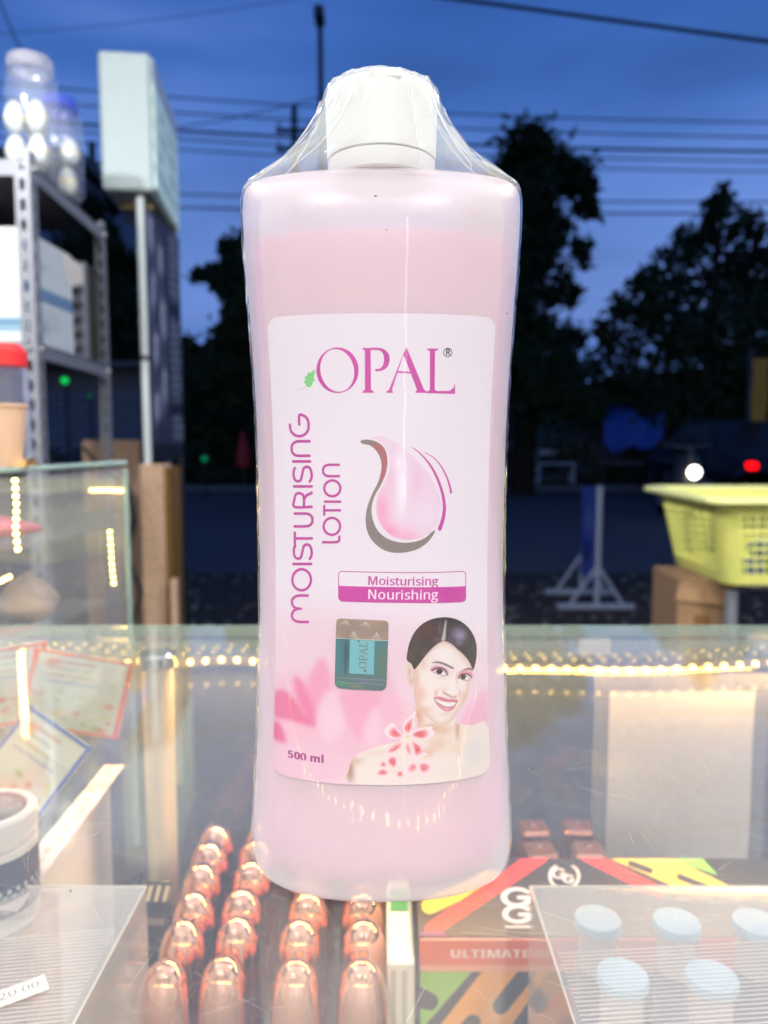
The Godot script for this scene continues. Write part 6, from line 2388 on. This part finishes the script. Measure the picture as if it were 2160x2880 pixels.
func hologram_image() -> Image:
	var p := Paint.new(220, 300, Color(0.26, 0.48, 0.52))
	p.poly(rect(0, 0, 220, 84), Color(0.66, 0.55, 0.48))
	for q in [[30, 40, 40, 30], [95, 44, 44, 34], [160, 50, 40, 30], [205, 30, 26, 30], [70, 20, 24, 16]]:
		p.blob(Vector2(q[0], q[1]), q[2], q[3], Color(0.52, 0.49, 0.52), 0.5)
	for q in [[40, 8], [124, 10], [76, 82], [172, 82]]:
		for k in 7:
			p.stroke(PackedVector2Array([Vector2(q[0], q[1] + (0 if q[1] < 40 else -30)), Vector2(q[0] - 22 + k * 7, q[1] + (16 if q[1] < 40 else 0))]), 2.5, Color(0.86, 0.86, 0.86), 0.45)
	p.poly(rect(0, 83, 220, 86), Color(0.80, 0.82, 0.82))
	p.blob(Vector2(200, 180), 40, 90, Color(0.42, 0.46, 0.38), 0.7)
	p.blob(Vector2(50, 150), 26, 80, Color(0.17, 0.33, 0.38), 0.7)
	p.poly(rect(40, 108, 46, 240), Color(0.12, 0.24, 0.28), 0.6, 2)
	p.poly(rect(0, 236, 220, 300), Color(0.36, 0.44, 0.46), 0.8, 5)
	p.blob(Vector2(30, 280), 40, 14, Color(0.30, 0.62, 0.42), 0.7)
	p.blob(Vector2(120, 262), 60, 12, Color(0.48, 0.46, 0.60), 0.6)
	p.blob(Vector2(90, 286), 40, 10, Color(0.62, 0.55, 0.36), 0.6)
	for y in [252, 272]:
		p.stroke(PackedVector2Array([Vector2(0, y), Vector2(70, y + 3), Vector2(150, y), Vector2(220, y + 4)]), 1.6, Color(0.68, 0.72, 0.76), 0.7)
	p.poly(rect(60, 88, 164, 232), Color(0.46, 0.72, 0.77))
	paint_text(p, "OPAL", Vector2(134, 208), 34.0, Color(0.44, 0.44, 0.42), "Droid Serif", false, -PI / 2, 0.98)
	p.poly(PackedVector2Array([Vector2(124, 212), Vector2(134, 216), Vector2(130, 224), Vector2(120, 220)]), Color(0.42, 0.44, 0.42))
	p.stroke(PackedVector2Array([Vector2(130, 222), Vector2(133, 229)]), 2.0, Color(0.42, 0.44, 0.42))
	p.poly(PackedVector2Array(Array(smooth_line([Vector2(92, 93), Vector2(97, 88), Vector2(102, 93), Vector2(97, 98)], true))), Color(0.42, 0.44, 0.42))
	return p.image()


func build_bottle() -> void:
	var t := thing("lotion_bottle", "tall pink lotion bottle with white cap, printed label and clear shrink wrap", "bottle", Vector3(-0.0007, 0.0006, BOTTLE_Z))
	# translucent wall
	var hs := []
	var h := 0.0
	for e in HALF:
		hs.append(e[0])
	for k in range(1, 24):
		hs.append(0.012 + k * 0.0072)
	hs.sort()
	var rows := []
	var bottom := PackedVector3Array()
	for i in 73:
		bottom.append(Vector3(0, 0.0008, 0))
	rows.append(bottom)
	for x in hs:
		rows.append(wall_ring(x, 0.0, 72))
	var b := MB.new()
	b.sheet(rows, true)
	var wall := milky(0.56, Color(0.955, 0.93, 0.945), 0.3)
	wall.backlight_enabled = true
	wall.backlight = Color(0.45, 0.44, 0.45)
	put(b.done(), "body", wall, t)
	# the lotion inside
	var fill := 0.1815
	var lrows := []
	for k in 2:
		var flat := PackedVector3Array()
		for i in 65:
			flat.append(Vector3(0, 0.0032 if k == 0 else fill, 0))
		if k == 0:
			lrows.append(flat)
	lrows.append(wall_ring(0.0032, -0.007, 64))
	lrows.append(wall_ring(0.0045, -0.0042, 64))
	lrows.append(wall_ring(0.0075, -0.0030, 64))
	for k in 26:
		lrows.append(wall_ring(lerpf(0.011, fill - 0.0008, k / 25.0), -0.0022, 64))
	lrows.append(wall_ring(fill, -0.0034, 64))
	var flat2 := PackedVector3Array()
	for i in 65:
		flat2.append(Vector3(0, fill, 0))
	lrows.append(flat2)
	var lo := MB.new()
	lo.sheet(lrows, true)
	var lm := mat(lin(0.78, 0.31, 0.51), 0.55)
	put(lo.done(), "lotion", lm, t)
	# label
	var lab := MB.new()
	var lr := []
	for j in 61:
		var r := PackedVector3Array()
		for i in 49:
			var u := i / 48.0 * 2.0 - 1.0
			var v := 0.5 - 0.5 * cos(PI * j / 60.0)
			# rounded corners
			var hh := lerpf(LABEL_LOW, LABEL_TOP, v)
			var inset := 0.0
			var dy := minf(v, 1.0 - v) * (LABEL_TOP - LABEL_LOW)
			if dy < 0.003:
				inset = 0.003 - sqrt(maxf(0.0, 0.003 * 0.003 - pow(0.003 - dy, 2)))
			r.append(wall_point(u * (LABEL_T - inset / 0.036), hh, 0.0003))
		lr.append(r)
	lab.sheet(lr)
	# the print keeps its place where corners are cut
	for j in 61:
		for i in 49:
			lab.uv[j * 49 + i] = Vector2((lr[j][i].x / half_width(lr[j][i].y)) / LABEL_T * 0.5 + 0.5, 0.5 + 0.5 * cos(PI * j / 60.0))
	var lmat := printed(label_image(), 0.32)
	var lo2 := put(lab.done(), "label", lmat, t)
	# hologram seal stuck on the label
	var hg := MB.new()
	var hr := []
	var corners := []
	for q in [[508, 1004], [872, 1024], [888, 530], [521, 512]]:
		var view := Vector2((740.0 + q[0] / 2.5136) / 1.302, (1540.0 + q[1] / 2.5136) / 1.302)
		corners.append(label_spot(view))
	for j in 25:
		var r := PackedVector3Array()
		var v := 0.5 - 0.5 * cos(PI * j / 24.0)
		var dy := minf(v, 1.0 - v) * 0.0195
		var rad := 0.0017 if v < 0.5 else 0.0011
		var inset := (rad - sqrt(maxf(0.0, rad * rad - pow(maxf(rad - dy, 0.0), 2)))) / 0.0135
		for i in 9:
			var u := lerpf(inset, 1.0 - inset, i / 8.0)
			var c: Vector2 = corners[0].lerp(corners[1], u).lerp(corners[3].lerp(corners[2], u), v)
			r.append(wall_point(c.x, c.y, 0.0005))
		hr.append(r)
	hg.sheet(hr)
	for j in 25:
		for i in 9:
			hg.uv[j * 9 + i].y = 0.5 + 0.5 * cos(PI * j / 24.0)
	var hm := printed(hologram_image(), 0.28)
	hm.metallic = 0.25
	put(hg.done(), "hologram_seal", hm, t)
	# cap
	var cap := MB.new()
	cap.lathe([Vector2(0.0132, 0.1992), Vector2(0.0147, 0.1992), Vector2(0.0151, 0.1997), Vector2(0.0151, 0.2043), Vector2(0.0149, 0.2045)], 56)
	var cm := mat(Color(0.93, 0.925, 0.935), 0.3)
	var capo := put(cap.done(), "cap", cm, t)
	var lid := MB.new()
	lid.lathe([Vector2(0.0146, 0.2048), Vector2(0.0152, 0.2050), Vector2(0.0154, 0.2108), Vector2(0.0156, 0.2183), Vector2(0.0156, 0.2214), Vector2(0.0152, 0.2226), Vector2(0.0142, 0.2233), Vector2(0.0, 0.2238)], 56)
	put(lid.done(), "flip_lid", cm, capo)
	var neck := MB.new()
	neck.lathe([Vector2(0.0126, 0.2), Vector2(0.0126, 0.2045), Vector2(0.0144, 0.2049)], 40)
	put(neck.done(), "neck", cm, capo)
	var tab := MB.new()
	tab.chamfer(Vector3(0.001, 0.2221, 0.0143), Vector3(0.0088, 0.0030, 0.0026), 0.0008)
	put(tab.done(), "thumb_tab", cm, capo)
	# shrink film over the body, lightly puckered at the flanks and the foot
	var film := pane(0.03, Color(0.93, 0.93, 0.92), 0.05)
	var fz := FastNoiseLite.new()
	fz.seed = 21
	fz.frequency = 1.0
	var frows := []
	var n := 120
	for k in 84:
		var y := lerpf(0.0008, 0.1964, k / 83.0)
		var r := wall_ring(y, 0.0006, n)
		for i in n + 1:
			var q := TAU * (i % n) / n
			var side := pow(absf(sin(q)), 6.0)
			var foot := smoothstep(0.045, 0.0, y)
			var amp := 0.00004 + 0.00034 * side + 0.00010 * foot
			var p := r[i]
			var w := fz.get_noise_3d(p.x * 260.0, p.y * 130.0, p.z * 260.0) + 0.6 * fz.get_noise_3d(p.x * 700.0, p.y * 240.0, p.z * 700.0)
			var out := Vector3(p.x, 0, p.z * 2.2).normalized()
			r[i] = p + out * amp * w
		frows.append(r)
	var fm := MB.new()
	fm.sheet(frows, true)
	var fo := put(fm.done(), "shrink_wrap", film, t)
	# the film tent between shoulder and cap
	var tent := [[0.1962, 0.039, 0.0206], [0.1975, 0.0384, 0.0214], [0.199, 0.0366, 0.0219], [0.201, 0.033, 0.0219], [0.2034, 0.0292, 0.0216], [0.2064, 0.0258, 0.0209], [0.2096, 0.0229, 0.0199], [0.2126, 0.0206, 0.0188], [0.2158, 0.0185, 0.0177], [0.2194, 0.0171, 0.0168], [0.2222, 0.0163, 0.016], [0.224, 0.0152, 0.0149], [0.225, 0.0126, 0.0124], [0.2254, 0.0, 0.0]]
	var trows := []
	for e in tent:
		var r := PackedVector3Array()
		for i in n + 1:
			var q := TAU * (i % n) / n
			var sq := lerpf(2.3, 2.0, smoothstep(0.193, 0.21, e[0]))
			var p := Vector3(e[1] * signf(sin(q)) * pow(absf(sin(q)), 2.0 / sq), e[0], e[2] * signf(cos(q)) * pow(absf(cos(q)), 2.0 / sq))
			var w := fz.get_noise_3d(p.x * 240.0 + 7.0, p.y * 170.0, p.z * 240.0)
			var am := 0.0011 * smoothstep(0.192, 0.201, e[0]) * smoothstep(0.2259, 0.215, e[0]) + 0.0006 * smoothstep(0.214, 0.222, e[0]) * (1.0 if e[1] > 0.001 else 0.0)
			r.append(p + Vector3(sin(q), 0.4 if e[0] > 0.220 else 0.0, cos(q)) * am * w)
		trows.append(r)
	var tm := MB.new()
	tm.sheet(trows, true)
	put(tm.done(), "film_tent", pane(0.28, Color(0.86, 0.88, 0.85), 0.06), fo)
	film_specks(t)
	# creases of gathered film
	var cr := MB.new()
	for q in [[0.62, 1.0], [1.25, 0.8], [1.75, 0.9], [4.3, 0.8], [4.75, 1.0], [5.6, 0.7], [1.5, 0.6], [0.2, 0.5]]:
		var pts := []
		for k in range(1, 10):
			var e: Array = tent[k]
			var a: float = q[0] + 0.03 * k
			pts.append(Vector3((e[1] + 0.0003) * sin(a), e[0], (e[2] + 0.0003) * cos(a)))
		cr.tube(pts, 0.00022 * q[1], 5, false)
	var co := put(cr.done(), "film_crease", milky(0.45, Color(0.93, 0.93, 0.92), 0.2), fo)
	co.set_meta("kind", "stuff")


func film_specks(t: Node3D) -> void:
	var m := mat(Color(0.62, 0.47, 0.42), 0.8)
	for q in [[812, 431, 0.0004], [836, 503, 0.0003], [1090, 683, 0.0003]]:
		var s := label_spot(Vector2(q[0], q[1]))
		var b := MB.new()
		b.chamfer(wall_point(s.x, s.y, 0.0009), Vector3(q[2] * 1.7, q[2], q[2] * 0.5), q[2] * 0.15)
		put(b.done(), "dirt_speck", m, t)


func label_spot(view: Vector2) -> Vector2:
	# (share of the half width, height) where that point of the view lies on the bottle
	var dist := -BOTTLE_Z - 0.0235
	var hit := Vector3.ZERO
	for k in 4:
		hit = at(view.x * 1.302 + 7.0, view.y * 1.302, dist)
		var t := clampf(hit.x / half_width(hit.y), -0.97, 0.97)
		dist = -BOTTLE_Z - wall_point(t, clampf(hit.y, 0.01, 0.19)).z
	return Vector2(hit.x / half_width(hit.y), hit.y)
